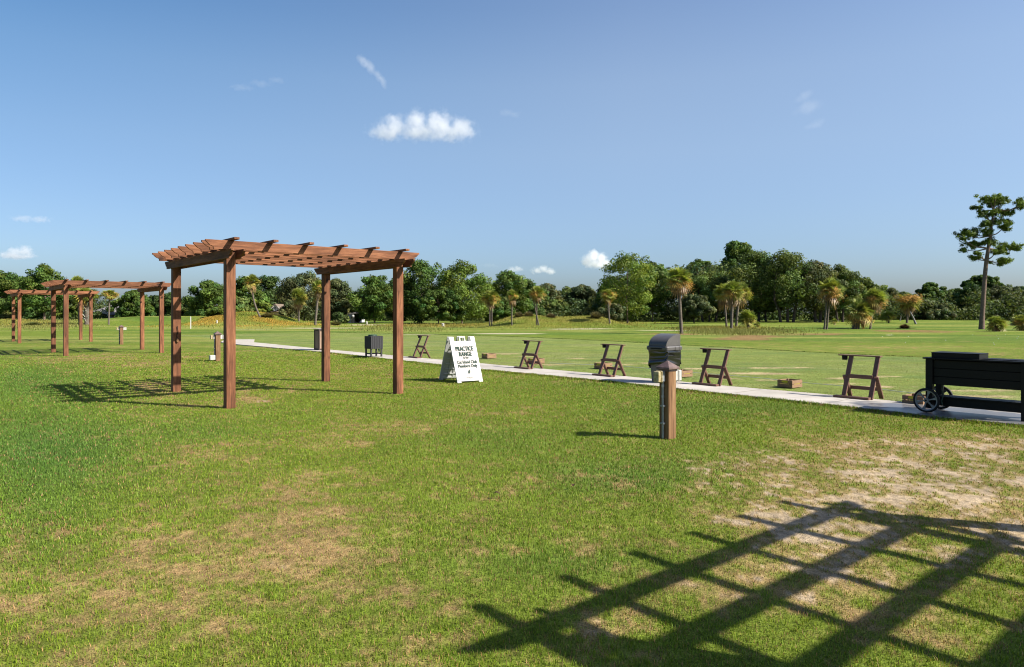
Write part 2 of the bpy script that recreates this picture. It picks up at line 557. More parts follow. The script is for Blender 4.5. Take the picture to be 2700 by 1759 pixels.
def zones(x, y):
    """ground cover weights at world points"""
    x, y = np.asarray(x, float), np.asarray(y, float)
    yy = np.maximum(y, 1.6)
    u, v = 1350 + FPX * x / yy, HOR + FPX * EYE / yy
    n1, n2, n3 = fbm(x * .55, y * .55, 1), fbm(x * 2.1, y * 2.1, 5), fbm(x * 6.5, y * 6.5, 9, 3)
    front = sm(y, .5, 2.0)
    dry = .62 * sum(a * blob(u, v, cu, cv, ru, rv) for cu, cv, ru, rv, a in DRY) * front
    dry = dry + .40 * sm(n1, .42, .70) + .06 + .13 * blob(u, v, 650, 1600, 900, 300) * front
    sand = 1.22 * sum(a * blob(u, v, cu, cv, ru, rv) for cu, cv, ru, rv, a in SAND) * front
    lush = sum(a * blob(u, v, cu, cv, ru, rv) for cu, cv, ru, rv, a in LUSH) * front
    dry = np.clip(dry * (1 - .75 * np.clip(lush, 0, 1)) + .8 * sand, 0, 1)
    n4 = fbm(x * 19, y * 19, 13, 3)
    drym = np.clip(sm(dry * .95 + (n2 - .5) * .9 + (n3 - .5) * 1.3 + (n4 - .5) * 1.3, .12, 1.25), 0, 1)
    sandm = sm(sand * .50 + (n2 - .5) * 1.1 + (n3 - .5) * 1.7 + (n4 - .5) * 1.8, .5, 1.1) * .9 * sm(sand, .12, .5)
    tee = inpoly(x, y, TEE).astype(float)
    worn = np.clip(sum(blob(u + 30 * (n2 - .5), v, cu, cv, ru, rv) for cu, cv, ru, rv in TEEWORN), 0, 1)
    worn = sm(worn + (n3 - .5) * .8 + (n2 - .5) * .5, .35, .85) * tee
    dirt = np.clip(sum(a * blob(u, v, cu, cv, ru, rv) for cu, cv, ru, rv, a in DIRT), 0, 1) * front
    dirt = sm(dirt + (fbm(x * .5, y * .25, 21) - .5) * .9, .3, .85)
    pale = np.clip(sum(a * sm(blob(u, v, cu, cv, ru, rv), .3, .6) for cu, cv, ru, rv, a in PALE), 0, 1) * front
    tall = np.clip(sum(a * blob(u, v, cu, cv, ru, rv) for cu, cv, ru, rv, a in TALLG), 0, 1) * front * (y > 55)
    return dict(dry=drym, sand=sandm, lush=np.clip(lush, 0, 1), tee=tee, worn=worn, dirt=dirt, pale=pale, tall=tall, n1=n1, n2=n2, n3=n3)


def mixc(c, k, w):
    return c * (1 - w[:, None]) + np.asarray(k)[None] * w[:, None]


G_GREEN, G_LUSH, G_DRY, G_SAND, G_TEE = (.165, .22, .030), (.08, .155, .03), (.37, .245, .115), (.47, .38, .272), (.222, .275, .068)


def ground_color(x, y):
    z = zones(x, y)
    c = np.tile(np.array(G_GREEN), (len(x), 1))
    c = mixc(c, G_LUSH, z['lush'] * .8)
    far = sm(y, 20, 45) * (1 - z['tee'])
    c = mixc(c, (.172, .235, .033), far)
    stripe = fbm(x * .05 + 3, y * .28, 33, 3)                        # mowing bands run across the range
    c = mixc(c, (.09, .175, .03), far * sm(stripe, .5, .62) * .6)
    c = mixc(c, (.30, .32, .08), far * sm(fbm(x * .07, y * .35, 41, 3), .52, .70) * .8)
    c = mixc(c, G_TEE, z['tee'])
    c = mixc(c, (.25, .275, .10), z['tee'] * sm(fbm(x * .25, y * .9, 52, 3), .5, .68) * .7)
    c = mixc(c, (.14, .22, .062), z['tee'] * sm(fbm(x * .3 + 9, y * 1.1, 57, 3), .54, .72) * .6)
    c = mixc(c, G_DRY, z['dry'] * (1 - z['tee']) * sm(45 - y, 0, 15) * .9)
    c = mixc(c, (.50, .40, .22), z['worn'])
    c = mixc(c, G_SAND, z['sand'] * .85)
    c = mixc(c, (.44, .32, .075), z['tall'] * (.55 + .35 * (z['n1'] > .5)))
    c = mixc(c, (.30, .17, .085), z['dirt'] * .8)
    c = mixc(c, (.60, .52, .37), z['pale'])
    return c * (.82 + .36 * z['n2'])[:, None]


def build_ground():
    a1 = np.arange(-46, 46.01, .2)
    a2 = np.arange(50, 314, 6.0)
    ang = np.radians(np.concatenate([a1, a2]))
    rad = np.concatenate([[.01, .3], .6 * 1.0125 ** np.arange(0, 596)])
    na, nr = len(ang), len(rad)
    Rr, A = np.meshgrid(rad, ang, indexing='ij')
    x, y = (Rr * np.sin(A)).ravel(), (Rr * np.cos(A)).ravel()
    z = gz(x, y)
    i, j = np.meshgrid(np.arange(nr - 1), np.arange(na), indexing='ij')
    a, b = i * na + j, i * na + (j + 1) % na
    F = np.stack([a, a + na, b + na, b], -1).reshape(-1, 4)[:, ::-1]
    me = npmesh('ground', np.stack([x, y, z], 1), F, ground_color(x, y), True)
    m = mat('turf_and_soil', (.1, .2, .05), .95, .05)
    bs = m.node_tree.nodes['Principled BSDF']
    at = nd(m, 'ShaderNodeAttribute', attribute_name='tint')
    tc = nd(m, 'ShaderNodeTexCoord')
    f = []
    for s, d in ((95, 3), (14, 4), (1.7, 5)):
        n = nd(m, 'ShaderNodeTexNoise')
        n.inputs['Scale'].default_value = s
        n.inputs['Detail'].default_value = d
        lk(m, tc.outputs['Object'], n.inputs['Vector'])
        r = nd(m, 'ShaderNodeMapRange')
        r.inputs[1].default_value, r.inputs[2].default_value = .28, .72
        r.inputs[3].default_value, r.inputs[4].default_value = (.5, 1.45) if s > 50 else (.68, 1.3) if s > 5 else (.8, 1.18)
        lk(m, n.outputs['Fac'], r.inputs[0])
        f.append((n, r))
    p = f[0][1].outputs[0]
    for _, r in f[1:]:
        q = nd(m, 'ShaderNodeMath', operation='MULTIPLY')
        lk(m, p, q.inputs[0])
        lk(m, r.outputs[0], q.inputs[1])
        p = q.outputs[0]
    vm = nd(m, 'ShaderNodeVectorMath', operation='SCALE')
    lk(m, at.outputs['Color'], vm.inputs[0])
    lk(m, p, vm.inputs['Scale'])
    lk(m, vm.outputs[0], bs.inputs['Base Color'])
    bp = nd(m, 'ShaderNodeBump')
    bp.inputs['Strength'].default_value = .8
    bp.inputs['Distance'].default_value = .03
    lk(m, f[1][0].outputs['Fac'], bp.inputs['Height'])
    bp2 = nd(m, 'ShaderNodeBump')
    bp2.inputs['Strength'].default_value = .6
    bp2.inputs['Distance'].default_value = .008
    lk(m, f[0][0].outputs['Fac'], bp2.inputs['Height'])
    lk(m, bp.outputs[0], bp2.inputs['Normal'])
    lk(m, bp2.outputs[0], bs.inputs['Normal'])
    tag(obj('ground', me, m), kind='structure')


build_ground()


def build_path():
    bm = bmesh.new()
    top = [bm.verts.new((x, y, .035)) for x, y in PATH]
    bot = [bm.verts.new((x, y, -.08)) for x, y in PATH]
    bm.faces.new(top)
    n = len(PATH)
    for i in range(n): bm.faces.new((top[i], bot[i], bot[(i + 1) % n], top[(i + 1) % n]))
    me = bm_mesh('path', bm)
    m = noisy('pale_concrete', (.52, .475, .415), (.68, .63, .565), 1.6, .85, .2, (1, 1, 1), .05, detail=9)
    b = m.node_tree.nodes['Principled BSDF']
    # the wet stretch under the cart: darker and glossier where water has run
    tc = nd(m, 'ShaderNodeTexCoord')
    cx, cy = gp(2560, 1098)
    mp = nd(m, 'ShaderNodeMapping', vector_type='TEXTURE')
    mp.inputs['Location'].default_value = (cx, cy, 0)
    mp.inputs['Rotation'].default_value = (0, 0, R(-49.8))
    mp.inputs['Scale'].default_value = (1.75, .72, 1)
    lk(m, tc.outputs['Object'], mp.inputs['Vector'])
    ln = nd(m, 'ShaderNodeVectorMath', operation='LENGTH')
    lk(m, mp.outputs[0], ln.inputs[0])
    nz = nd(m, 'ShaderNodeTexNoise')
    nz.inputs['Scale'].default_value = 3.5
    nz.inputs['Detail'].default_value = 6
    lk(m, tc.outputs['Object'], nz.inputs['Vector'])
    ma = nd(m, 'ShaderNodeMath', operation='MULTIPLY_ADD')
    lk(m, nz.outputs['Fac'], ma.inputs[0])
    ma.inputs[1].default_value = 1.1
    lk(m, ln.outputs['Value'], ma.inputs[2])
    mr = nd(m, 'ShaderNodeMapRange')
    mr.inputs[1].default_value, mr.inputs[2].default_value, mr.inputs[3].default_value, mr.inputs[4].default_value = 1.35, 1.75, 1, 0
    lk(m, ma.outputs[0], mr.inputs[0])
    old = b.inputs['Base Color'].links[0].from_socket
    mx = nd(m, 'ShaderNodeMix', data_type='RGBA')
    lk(m, mr.outputs[0], mx.inputs[0])
    lk(m, old, mx.inputs[6])
    mx.inputs[7].default_value = (.11, .108, .112, 1)
    lk(m, mx.outputs[2], b.inputs['Base Color'])
    jm = nd(m, 'ShaderNodeMapping')
    jm.inputs['Rotation'].default_value = (0, 0, R(49.8))
    lk(m, tc.outputs['Object'], jm.inputs['Vector'])
    jx = nd(m, 'ShaderNodeSeparateXYZ')
    lk(m, jm.outputs[0], jx.inputs[0])
    jf = nd(m, 'ShaderNodeMath', operation='PINGPONG')
    jf.inputs[1].default_value = .9
    lk(m, jx.outputs['X'], jf.inputs[0])
    jl = nd(m, 'ShaderNodeMath', operation='LESS_THAN')
    jl.inputs[1].default_value = .010
    lk(m, jf.outputs[0], jl.inputs[0])
    jmx = nd(m, 'ShaderNodeMix', data_type='RGBA')
    lk(m, jl.outputs[0], jmx.inputs[0])
    lk(m, mx.outputs[2], jmx.inputs[6])
    jmx.inputs[7].default_value = (.12, .105, .085, 1)
    n2_ = nd(m, 'ShaderNodeTexNoise')
    n2_.inputs['Scale'].default_value = .9
    n2_.inputs['Detail'].default_value = 8
    n2_.inputs['Roughness'].default_value = .7
    lk(m, tc.outputs['Object'], n2_.inputs['Vector'])
    st_ = nd(m, 'ShaderNodeMapRange')
    st_.inputs[1].default_value, st_.inputs[2].default_value, st_.inputs[3].default_value, st_.inputs[4].default_value = .3, .7, .82, 1.12
    lk(m, n2_.outputs['Fac'], st_.inputs[0])
    sv_ = nd(m, 'ShaderNodeVectorMath', operation='SCALE')
    lk(m, jmx.outputs[2], sv_.inputs[0])
    lk(m, st_.outputs[0], sv_.inputs['Scale'])
    lk(m, sv_.outputs[0], b.inputs['Base Color'])
    rr = nd(m, 'ShaderNodeMapRange')
    rr.inputs[3].default_value, rr.inputs[4].default_value = .85, .32
    lk(m, mr.outputs[0], rr.inputs[0])
    lk(m, rr.outputs[0], b.inputs['Roughness'])
    tag(obj('path', me, m), kind='structure')


build_path()


# ------------------------------------------------------------------ grass blades
def blades(name, x, y, h, w, col, material, lean=.55, z0=None):
    n = len(x)
    th = rng.uniform(0, 2 * np.pi, n)
    dx, dy = np.cos(th), np.sin(th)
    la = rng.uniform(.1, 1, n) * lean * h
    lt = rng.uniform(0, 2 * np.pi, n)
    lx, ly = np.cos(lt) * la, np.sin(lt) * la
    z = gz(x, y) - .004 if z0 is None else z0
    B = np.stack([x, y, z], 1)
    W = np.stack([dx, dy, np.zeros(n)], 1) * (w / 2)[:, None]
    mid = B + np.stack([lx * .35, ly * .35, h * .58], 1)
    tip = B + np.stack([lx, ly, h * .95], 1)
    V = np.stack([B - W, B + W, mid + W * .75, mid - W * .75, tip], 1).reshape(-1, 3)
    o = np.arange(n)[:, None] * 5
    me = npmesh(name, V, [o + np.array([[0, 1, 2, 3]]), o + np.array([[3, 2, 4]])], np.repeat(col, 5, axis=0))
    return tag(obj(name, me, material), kind='stuff')


def lawn():
    r0, r1, al = 2.0, 34.0, 1.45
    n = 1250000
    q = rng.uniform(0, 1, n)
    e = 2 - al
    r = (r0 ** e + q * (r1 ** e - r0 ** e)) ** (1 / e)
    a = np.radians(rng.uniform(-54, 62, n))
    x, y = r * np.sin(a), r * np.cos(a)
    # turf creeping over the two edges of the path
    ex, ey = [], []
    for P, sg in ((NEAR_E, -1), (FAR_E, 1)):
        P = np.array(P[1:])
        for i in range(len(P) - 1):
            L = np.hypot(*(P[i + 1] - P[i]))
            m_ = int(L * 9000 / max(9.0, np.hypot(*P[i])))
            t = rng.uniform(0, 1, m_)[:, None]
            q_ = P[i] * (1 - t) + P[i + 1] * t
            off = sg * (np.abs(rng.normal(0, .05, m_)) - .045 * fbm(q_[:, 0] * 2.3, q_[:, 1] * 2.3, 61, 3))
            ex.append(q_[:, 0] + off * .764)
            ey.append(q_[:, 1] + off * .645)
    nf = sum(len(k) for k in ex)
    x, y = np.concatenate([x] + ex), np.concatenate([y] + ey)
    r = np.hypot(x, y)
    n = len(x)
    fringe = np.arange(n) >= n - nf
    z = zones(x, y)
    keep = ~inpoly(x, y, PATH) | fringe
    dens = 1 - .88 * z['sand'] - .45 * z['dry']
    tuft = fbm(x * 9, y * 9, 77, 2)
    keep &= (rng.uniform(0, 1, n) < dens * (.45 + 1.1 * tuft)) | fringe
    beyond = (x - 5.83) * .764 + (y - 12.23) * .645 > .8
    keep &= ~(beyond & (z['tee'] < .5) & ~fringe) & (rng.uniform(0, 1, n) < 1 - sm(r, 20, 34))
    keep &= ~((z['tee'] > .5) & (rng.uniform(0, 1, n) < .25 + .6 * z['worn']))
    x, y, r = x[keep], y[keep], r[keep]
    z = {k: v[keep] for k, v in z.items()}
    n = len(x)
    h = rng.uniform(.012, .034, n) * (1 - .35 * z['dry']) * (.75 + .5 * z['n2']) * (1 + .25 * z['lush'])
    edge = np.minimum(edge_dist(x, y, NEAR_E), edge_dist(x, y, FAR_E))
    h = np.where(z['tee'] > .5, h * .38, h) * (1 + 1.0 * np.exp(-(edge / .16) ** 2))
    w = np.maximum(.0034, .00085 * r) * rng.uniform(.7, 1.3, n)
    c = np.tile(np.array((.222, .325, .023)), (n, 1))
    c = mixc(c, (.095, .22, .036), z['lush'] * .8)
    c = mixc(c, (.26, .335, .085), z['tee'])
    c = mixc(c, (.285, .375, .026), sm(z['n1'], .35, .6) * .5 * (1 - z['lush']))
    straw = rng.uniform(0, 1, n) < (.13 - .09 * z['lush'] + .62 * z['dry'])
    c = np.where(straw[:, None], np.array((.47, .295, .13)) * rng.uniform(.6, 1.15, (n, 1)), c)
    c = c * rng.uniform(.65, 1.35, (n, 1)) * np.stack([rng.uniform(.9, 1.1, n), np.ones(n), rng.uniform(.8, 1.2, n)], 1)
    blades('grass', x, y, h, w, c, M['blade'])


lawn()


def rough_grass():
    xs, ys, hs, cs = [], [], [], []
    for cu, cv, ru, rv, a in TALLG:
        n = int(9000 * a * ru / 190)
        u, v = cu + rng.normal(0, ru * .62, n), cv + rng.normal(0, rv * .5, n)
        v = np.clip(v, 846, 872)
        x, y = (u - 1350) / (v - HOR) * EYE, FPX * EYE / (v - HOR)
        xs.append(x)
        ys.append(y)
        hs.append(rng.uniform(.06, .24, n) * (.5 + fbm(x * .6, y * .6, 5, 2)))
        g = rng.uniform(0, 1, n)[:, None]
        cs.append((np.array((.42, .31, .08)) * g + np.array((.24, .27, .055)) * (1 - g)) * rng.uniform(.7, 1.3, (n, 1)))
    # the mounds themselves
    for cx, cy, sx, sy, hh in MOUNDS[:6]:
        n = 7000
        x, y = cx + rng.normal(0, sx * .75, n), cy + rng.normal(-2, sy * .6, n)
        xs.append(x)
        ys.append(y)
        hs.append(rng.uniform(.04, .13, n) * (.5 + fbm(x * .5, y * .5, 8, 2)))
        gold = (.56, .37, .07) if cx < -20 else (.42, .41, .10)
        g = sm(fbm(x * .35, y * .35, 14, 2), .30, .55)[:, None]
        cs.append((np.array(gold) * g + np.array((.28, .36, .06)) * (1 - g)) * rng.uniform(.7, 1.3, (n, 1)))
    # seed-head weeds standing in the range
    for cu, cv, n in ((1040, 866, 900), (980, 868, 400), (1110, 868, 600), (1890, 872, 5000), (1960, 876, 2200), (2050, 874, 1200), (70, 860, 2500), (180, 856, 2500)):
        u, v = cu + rng.normal(0, 42, n), cv + rng.normal(0, 4.5, n)
        v = np.clip(v, 850, 885)
        xs.append((u - 1350) / (v - HOR) * EYE)
        ys.append(FPX * EYE / (v - HOR))
        hs.append(rng.uniform(.04, .26, n))
        cs.append(np.array((.30, .31, .09)) * rng.uniform(.6, 1.3, (n, 1)))
    # longer grass on the tee's far edge, tinted dark for its line of shade
    P = np.array(TEE_E[1:9])
    for i in range(len(P) - 1):
        n = int(120 * np.hypot(*(P[i + 1] - P[i])))
        t = rng.uniform(0, 1, n)[:, None]
        q = P[i] * (1 - t) + P[i + 1] * t
        xs.append(q[:, 0] + rng.normal(0, .05, n))
        ys.append(q[:, 1] + np.abs(rng.normal(.03, .03, n)))
        hs.append(rng.uniform(.022, .045, n))
        cs.append(np.array((.14, .20, .045)) * rng.uniform(.6, 1.3, (n, 1)))
    x, y, h, c = map(np.concatenate, (xs, ys, hs, cs))
    blades('rough_grass', x, y, h, np.maximum(.012, .0007 * y) * rng.uniform(.6, 1.3, len(x)), c, M['tall'], .5)


rough_grass()

# ------------------------------------------------------------------ clouds (real volumes, far off)
def cloud(u, v, wpx, hpx, blobs, dens, label, Y=900.0, seed=0.0, soft=.75, ns=1.0):
    s = Y / FPX
    o_loc = ((u - 1350) * s, Y, (HOR - v) * s + EYE)
    bm = bmesh.new()
    bmesh.ops.create_cube(bm, size=2.0)
    me = bm_mesh('cloud', bm)
    m = bpy.data.materials.new('cloud_vapour')
    m.use_nodes = True
    nt = m.node_tree
    nt.nodes.remove(nt.nodes['Principled BSDF'])
    out = nt.nodes['Material Output']
    pv = nd(m, 'ShaderNodeVolumePrincipled')
    pv.inputs['Color'].default_value = (.98, .98, .98, 1)
    pv.inputs['Anisotropy'].default_value = .1
    lk(m, pv.outputs[0], out.inputs['Volume'])
    tc = nd(m, 'ShaderNodeTexCoord')
    wv = nd(m, 'ShaderNodeVectorMath', operation='MULTIPLY')
    lk(m, tc.outputs['Object'], wv.inputs[0])
    wv.inputs[1].default_value = (wpx / hpx * ns, ns, ns)
    wa = nd(m, 'ShaderNodeVectorMath', operation='ADD')
    lk(m, wv.outputs[0], wa.inputs[0])
    wa.inputs[1].default_value = (seed, seed * 1.7, seed * .6)
    nz = nd(m, 'ShaderNodeTexNoise')
    nz.inputs['Scale'].default_value = 1.9
    nz.inputs['Detail'].default_value = 8
    nz.inputs['Roughness'].default_value = .62
    lk(m, wa.outputs[0], nz.inputs['Vector'])
    prev = None
    for bx, bz, bw, bh in blobs:
        sb = nd(m, 'ShaderNodeVectorMath', operation='SUBTRACT')
        lk(m, tc.outputs['Object'], sb.inputs[0])
        sb.inputs[1].default_value = (bx, 0, bz)
        dv = nd(m, 'ShaderNodeVectorMath', operation='DIVIDE')
        lk(m, sb.outputs[0], dv.inputs[0])
        dv.inputs[1].default_value = (bw, .85, bh)
        le = nd(m, 'ShaderNodeVectorMath', operation='LENGTH')
        lk(m, dv.outputs[0], le.inputs[0])
        if prev is None: prev = le.outputs['Value']
        else:
            mn = nd(m, 'ShaderNodeMath', operation='SMOOTH_MIN')
            mn.inputs[2].default_value = .25
            lk(m, prev, mn.inputs[0])
            lk(m, le.outputs['Value'], mn.inputs[1])
            prev = mn.outputs[0]
    ma = nd(m, 'ShaderNodeMath', operation='MULTIPLY_ADD')
    lk(m, nz.outputs['Fac'], ma.inputs[0])
    ma.inputs[1].default_value = -2.0
    lk(m, prev, ma.inputs[2])
    mr = nd(m, 'ShaderNodeMapRange', interpolation_type='SMOOTHSTEP')
    mr.inputs[1].default_value, mr.inputs[2].default_value = -.08, -.08 - soft
    mr.inputs[3].default_value, mr.inputs[4].default_value = 0.0, dens * .62
    lk(m, ma.outputs[0], mr.inputs[0])
    lk(m, mr.outputs[0], pv.inputs['Density'])
    o = obj('cloud', me, m, None, o_loc)
    o.scale = (wpx / 2 * s * 1.12, hpx / 2 * s * 1.3, hpx / 2 * s * 1.15)
    return tag(o, label, 'cloud', 'small white clouds in the blue sky')


cloud(1122, 333, 300, 96, [(-.60, -.30, .34, .55), (-.50, .0, .24, .70), (-.14, .22, .22, .68), (-.1, -.28, .5, .5), (.20, .1, .32, .80), (.55, -.15, .30, .66), (.35, -.3, .5, .5)], .05,
      'largest puffy white cloud, high above the nearest pergola', seed=1.3, ns=1.35)
cloud(982, 188, 100, 90, [(-.45, .5, .28, .28), (-.1, .2, .28, .3), (.25, -.15, .25, .3), (.45, -.5, .2, .3)], .02, 'slanting thin wisp of cloud above the largest cloud', seed=4.1)
cloud(680, 222, 150, 44, [(-.5, -.35, .5, .4), (.1, .05, .5, .4), (.6, .4, .35, .35)], .010, 'faint streak of cloud left of the slanting wisp', seed=7.7)
cloud(1572, 686, 92, 64, [(-.45, .0, .4, .6), (-.1, .25, .4, .6), (.25, .1, .45, .65), (.5, -.2, .35, .5), (.0, -.3, .8, .5)], .12, 'bright white cloud touching the top of the rounded roadside pine', seed=2.2)
cloud(1432, 713, 72, 36, [(-.4, .0, .5, .6), (.0, .15, .5, .6), (.45, -.1, .5, .55)], .10, 'low white cloud over the gap in the oaks', seed=3.6)
cloud(1357, 711, 52, 28, [(-.2, 0, .7, .7), (.3, .1, .6, .6)], .08, 'smallest low white cloud over the gap in the oaks', seed=5.2)
cloud(1290, 700, 70, 26, [(0, 0, .8, .6)], .010, 'very faint cloud just right of the pine crowns', seed=6.2)
cloud(48, 668, 100, 46, [(-.5, -.2, .45, .55), (-.1, .1, .5, .6), (.3, .2, .5, .7), (.0, -.3, .9, .4)], .09, 'low white cloud above the pines at the far left', seed=8.8)
cloud(80, 577, 110, 34, [(-.3, 0, .7, .6), (.4, -.1, .6, .6)], .045, 'pale flat cloud at the left edge of the sky', seed=9.4)
cloud(1345, 300, 80, 40, [(-.2, .1, .6, .5), (.3, -.1, .5, .5)], .008, 'faint scrap of cloud right of the largest cloud', seed=10.1)
cloud(2125, 290, 130, 110, [(-.1, .55, .3, .2), (.1, .1, .6, .3), (.3, -.6, .35, .2)], .006, 'faint scattered cloud high on the right', seed=11.9)

# ------------------------------------------------------------------ pergolas
YAW = R(40.2)
E1 = (math.cos(YAW), math.sin(YAW))
E2 = (-E1[1], E1[0])
PW, PD, OV = 3.09, 3.08, .40
PS = .146                                     # post side
ZB, ZR, ZT = 2.375, 2.517, 2.662              # beam underside, rafter underside, rafter top


def ogee(L, h, back_plain=False):
    """board outline with moulded ends, in x (along) - z"""
    def end(x0, s):
        pts = [(0, h), (0, .79 * h), (.022, .77 * h), (.032, .66 * h), (.048, .53 * h), (.07, .42 * h), (.095, .33 * h), (.118, .285 * h), (.122, .26 * h), (.122, 0)]
        return [(x0 + s * a, b) for a, b in pts]
    a = end(-L / 2, 1)
    b = end(L / 2, -1)[::-1]
    return a + b


def moulded_board(name, L, h, t, mid=0.0):
    bm = bmesh.new()
    P = ogee(L, h)
    prism(bm, [(x, z - h / 2) for x, z in P], -t / 2, t / 2)
    return bm_mesh(name, bm, .0025)


RAFT = moulded_board('rafter', PW + 2 * OV, ZT - ZR, .038)
BEAM = moulded_board('beam', PD + .42 + .36, ZR - ZB, .038)
SLAT = box_mesh('top_slat', (0, 0, 0), (PD + .34 + .40, .082, .036), .003)
POST = box_mesh('post', (0, 0, 0), (ZR + .03, PS, PS), .006)


def make_pergola(loc, yaw, label, nr=7):
    p = empty('pergola', loc, yaw, label, 'pergola', 'stained wooden pergolas in a row on the lawn')
    for i in range(2):
        for j in range(2):
            obj('post', POST, M['stain'], p, (i * PW, j * PD, (ZR - .03) / 2 - .03), (0, R(90) if (i + j) % 2 else R(-90), 0))
    for i in range(2):
        for s in (-1, 1):
            obj('beam', BEAM, M['stain'], p, (i * PW + s * (PS / 2 + .0205), (PD + .36 - .42) / 2, (ZB + ZR) / 2 - .002), (0, 0, R(90)))
    ys = [-(PS / 2 + .0205)] + [PS / 2 + .0205 + k * (PD / nr) for k in range(nr + 1)]
    for y in ys:
        obj('rafter', RAFT, M['stain'], p, (PW / 2, y, (ZR + ZT) / 2), (0, 0, random.uniform(-.002, .002)))
    for k in range(6):
        obj('top_slat', SLAT, M['stain'], p, (k * PW / 5, (PD + .40 - .34) / 2, ZT + .0205), (0, 0, R(90) + random.uniform(-.003, .003)))
    return p


make_pergola((-4.503, 11.095, 0), YAW, 'nearest red-brown stained wooden pergola, left of the white sandwich-board sign')
make_pergola((-15.697, 24.485, 0), YAW, 'middle red-brown pergola, seen left of the nearest one and past its corner post')
make_pergola((-24.598, 34.754, 0), YAW, 'farthest red-brown pergola, at the left edge beside the palm with the criss-cross trunk')
make_pergola((5.14, -.10, 0), YAW, 'pergola out of frame at right whose slatted shadow falls on the foreground grass', 6)


# a knotted cord hanging from a nail on the near pergola's back left post
def make_cord():
    cx, cy = -4.503 + PD * E2[0] - E2[0] * (PS / 2 + .012), 11.095 + PD * E2[1] - E2[1] * (PS / 2 + .012)
    p = empty('hanging_cord', (cx, cy, 1.02), YAW, 'knotted cord with a golden tag hanging on the back left post of the nearest pergola', 'cord')
    q = [(0, .012, .24), (0, -.006, .238), (.012, -.008, .14), (-.010, -.006, .06), (0, -.008, .0)]
    V, F = tube_np(q, [.006] * 5, 6)
    obj('cord', npmesh('cord', V, F, smooth=True), M['black_plastic'], p)
    bm = bmesh.new()
    bmesh.ops.create_icosphere(bm, subdivisions=2, radius=1.0, matrix=Matrix.Translation((0, -.012, -.03)) @ Matrix.Diagonal((.024, .014, .045, 1)))
    obj('tag', bm_mesh('tag', bm), M['post_wood'], p, smooth=True)


make_cord()


# ------------------------------------------------------------------ power pedestals (timber posts with outlet boxes)
def make_pedestal(u, v, label, low_box=False, yaw=YAW - R(1)):
    x, y = gp(u, v)
    p = empty('outlet_post', (x, y, 0), yaw, label, 'outlet post', 'timber posts with weatherproof outlet boxes')
    s = .146
    obj('post', box_mesh('post', (0, 0, 0), (.90, s, s), .008), M['post_wood'], p, (0, 0, .39), (0, R(-90), 0))
    bm = bmesh.new()
    add_box(bm, (0, 0, .8275), (.160, .160, .025))
    add_box(bm, (0, 0, .851), (.206, .206, .022))
    b = [bm.verts.new((sx * .103, sy * .103, .8625)) for sx, sy in ((-1, -1), (1, -1), (1, 1), (-1, 1))]
    t = bm.verts.new((0, 0, .944))
    bm.faces.new(b[::-1])
    for i in range(4): bm.faces.new((b[i], b[(i + 1) % 4], t))
    obj('cap', bm_mesh('cap', bm, .003), M['cap'], p)
    for sx in (-1, 1):
        x0 = sx * (s / 2)
        bx = obj('outlet_box', box_mesh('outlet_box', (x0 + sx * .031, -.012 * sx, .755), (.060, .078, .125), .006), M['grey_metal'] if sx < 0 else M['box_white'], p)
        bm = bmesh.new()
        add_box(bm, (x0 + sx * .0745, -.012 * sx, .755), (.025, .094, .142))
        add_box(bm, (x0 + sx * .111, -.012 * sx, .753), (.048, .084, .132))
        obj('cover', bm_mesh('cover', bm, .008), M['box_yellow'] if sx < 0 else M['box_white'], bx)
        obj('hinge', boxes_mesh('hinge', [((x0 + sx * .064, -.012 * sx + .049, .755), (.02, .012, .06))], .003), M['grey_metal'], bx)
    bm = bmesh.new()
    zb = .16 if low_box else -.02
    cyl(bm, (-s / 2 - .02, -.012 + .012, zb), (-s / 2 - .02, -.012 + .012, .69), .0135, 12)
    cyl(bm, (-s / 2 - .02, 0, .625), (-s / 2 - .02, 0, .655), .019, 12)
    cyl(bm, (-s / 2 - .02, 0, .50), (-s / 2 - .02, 0, .525), .018, 12)
    cd = obj('conduit', bm_mesh('conduit', bm), M['grey_metal'], p, smooth=False)
    for zs in (.40, .19):
        obj('strap', box_mesh('strap', (-s / 2 - .019, 0, zs), (.036, .05, .018), .001), M['grey_metal'], cd)
    if low_box:
        jb = obj('junction_box', box_mesh('junction_box', (-s / 2 - .085, 0, .115), (.165, .11, .15), .008), M['box_white'], p)
        obj('cover', box_mesh('cover', (-s / 2 - .085, -.061, .115), (.15, .01, .14), .003), M['box_white'], jb)
    return p


make_pedestal(1760.5, 1155.5, 'near timber outlet post with a yellowed box cover, in front of the litter bin')
make_pedestal(573.5, 952, 'outlet post with a white junction box low on its side, by the nearest pergola', True)
make_pedestal(320, 908.5, 'farthest outlet post, between the posts of the middle pergola')


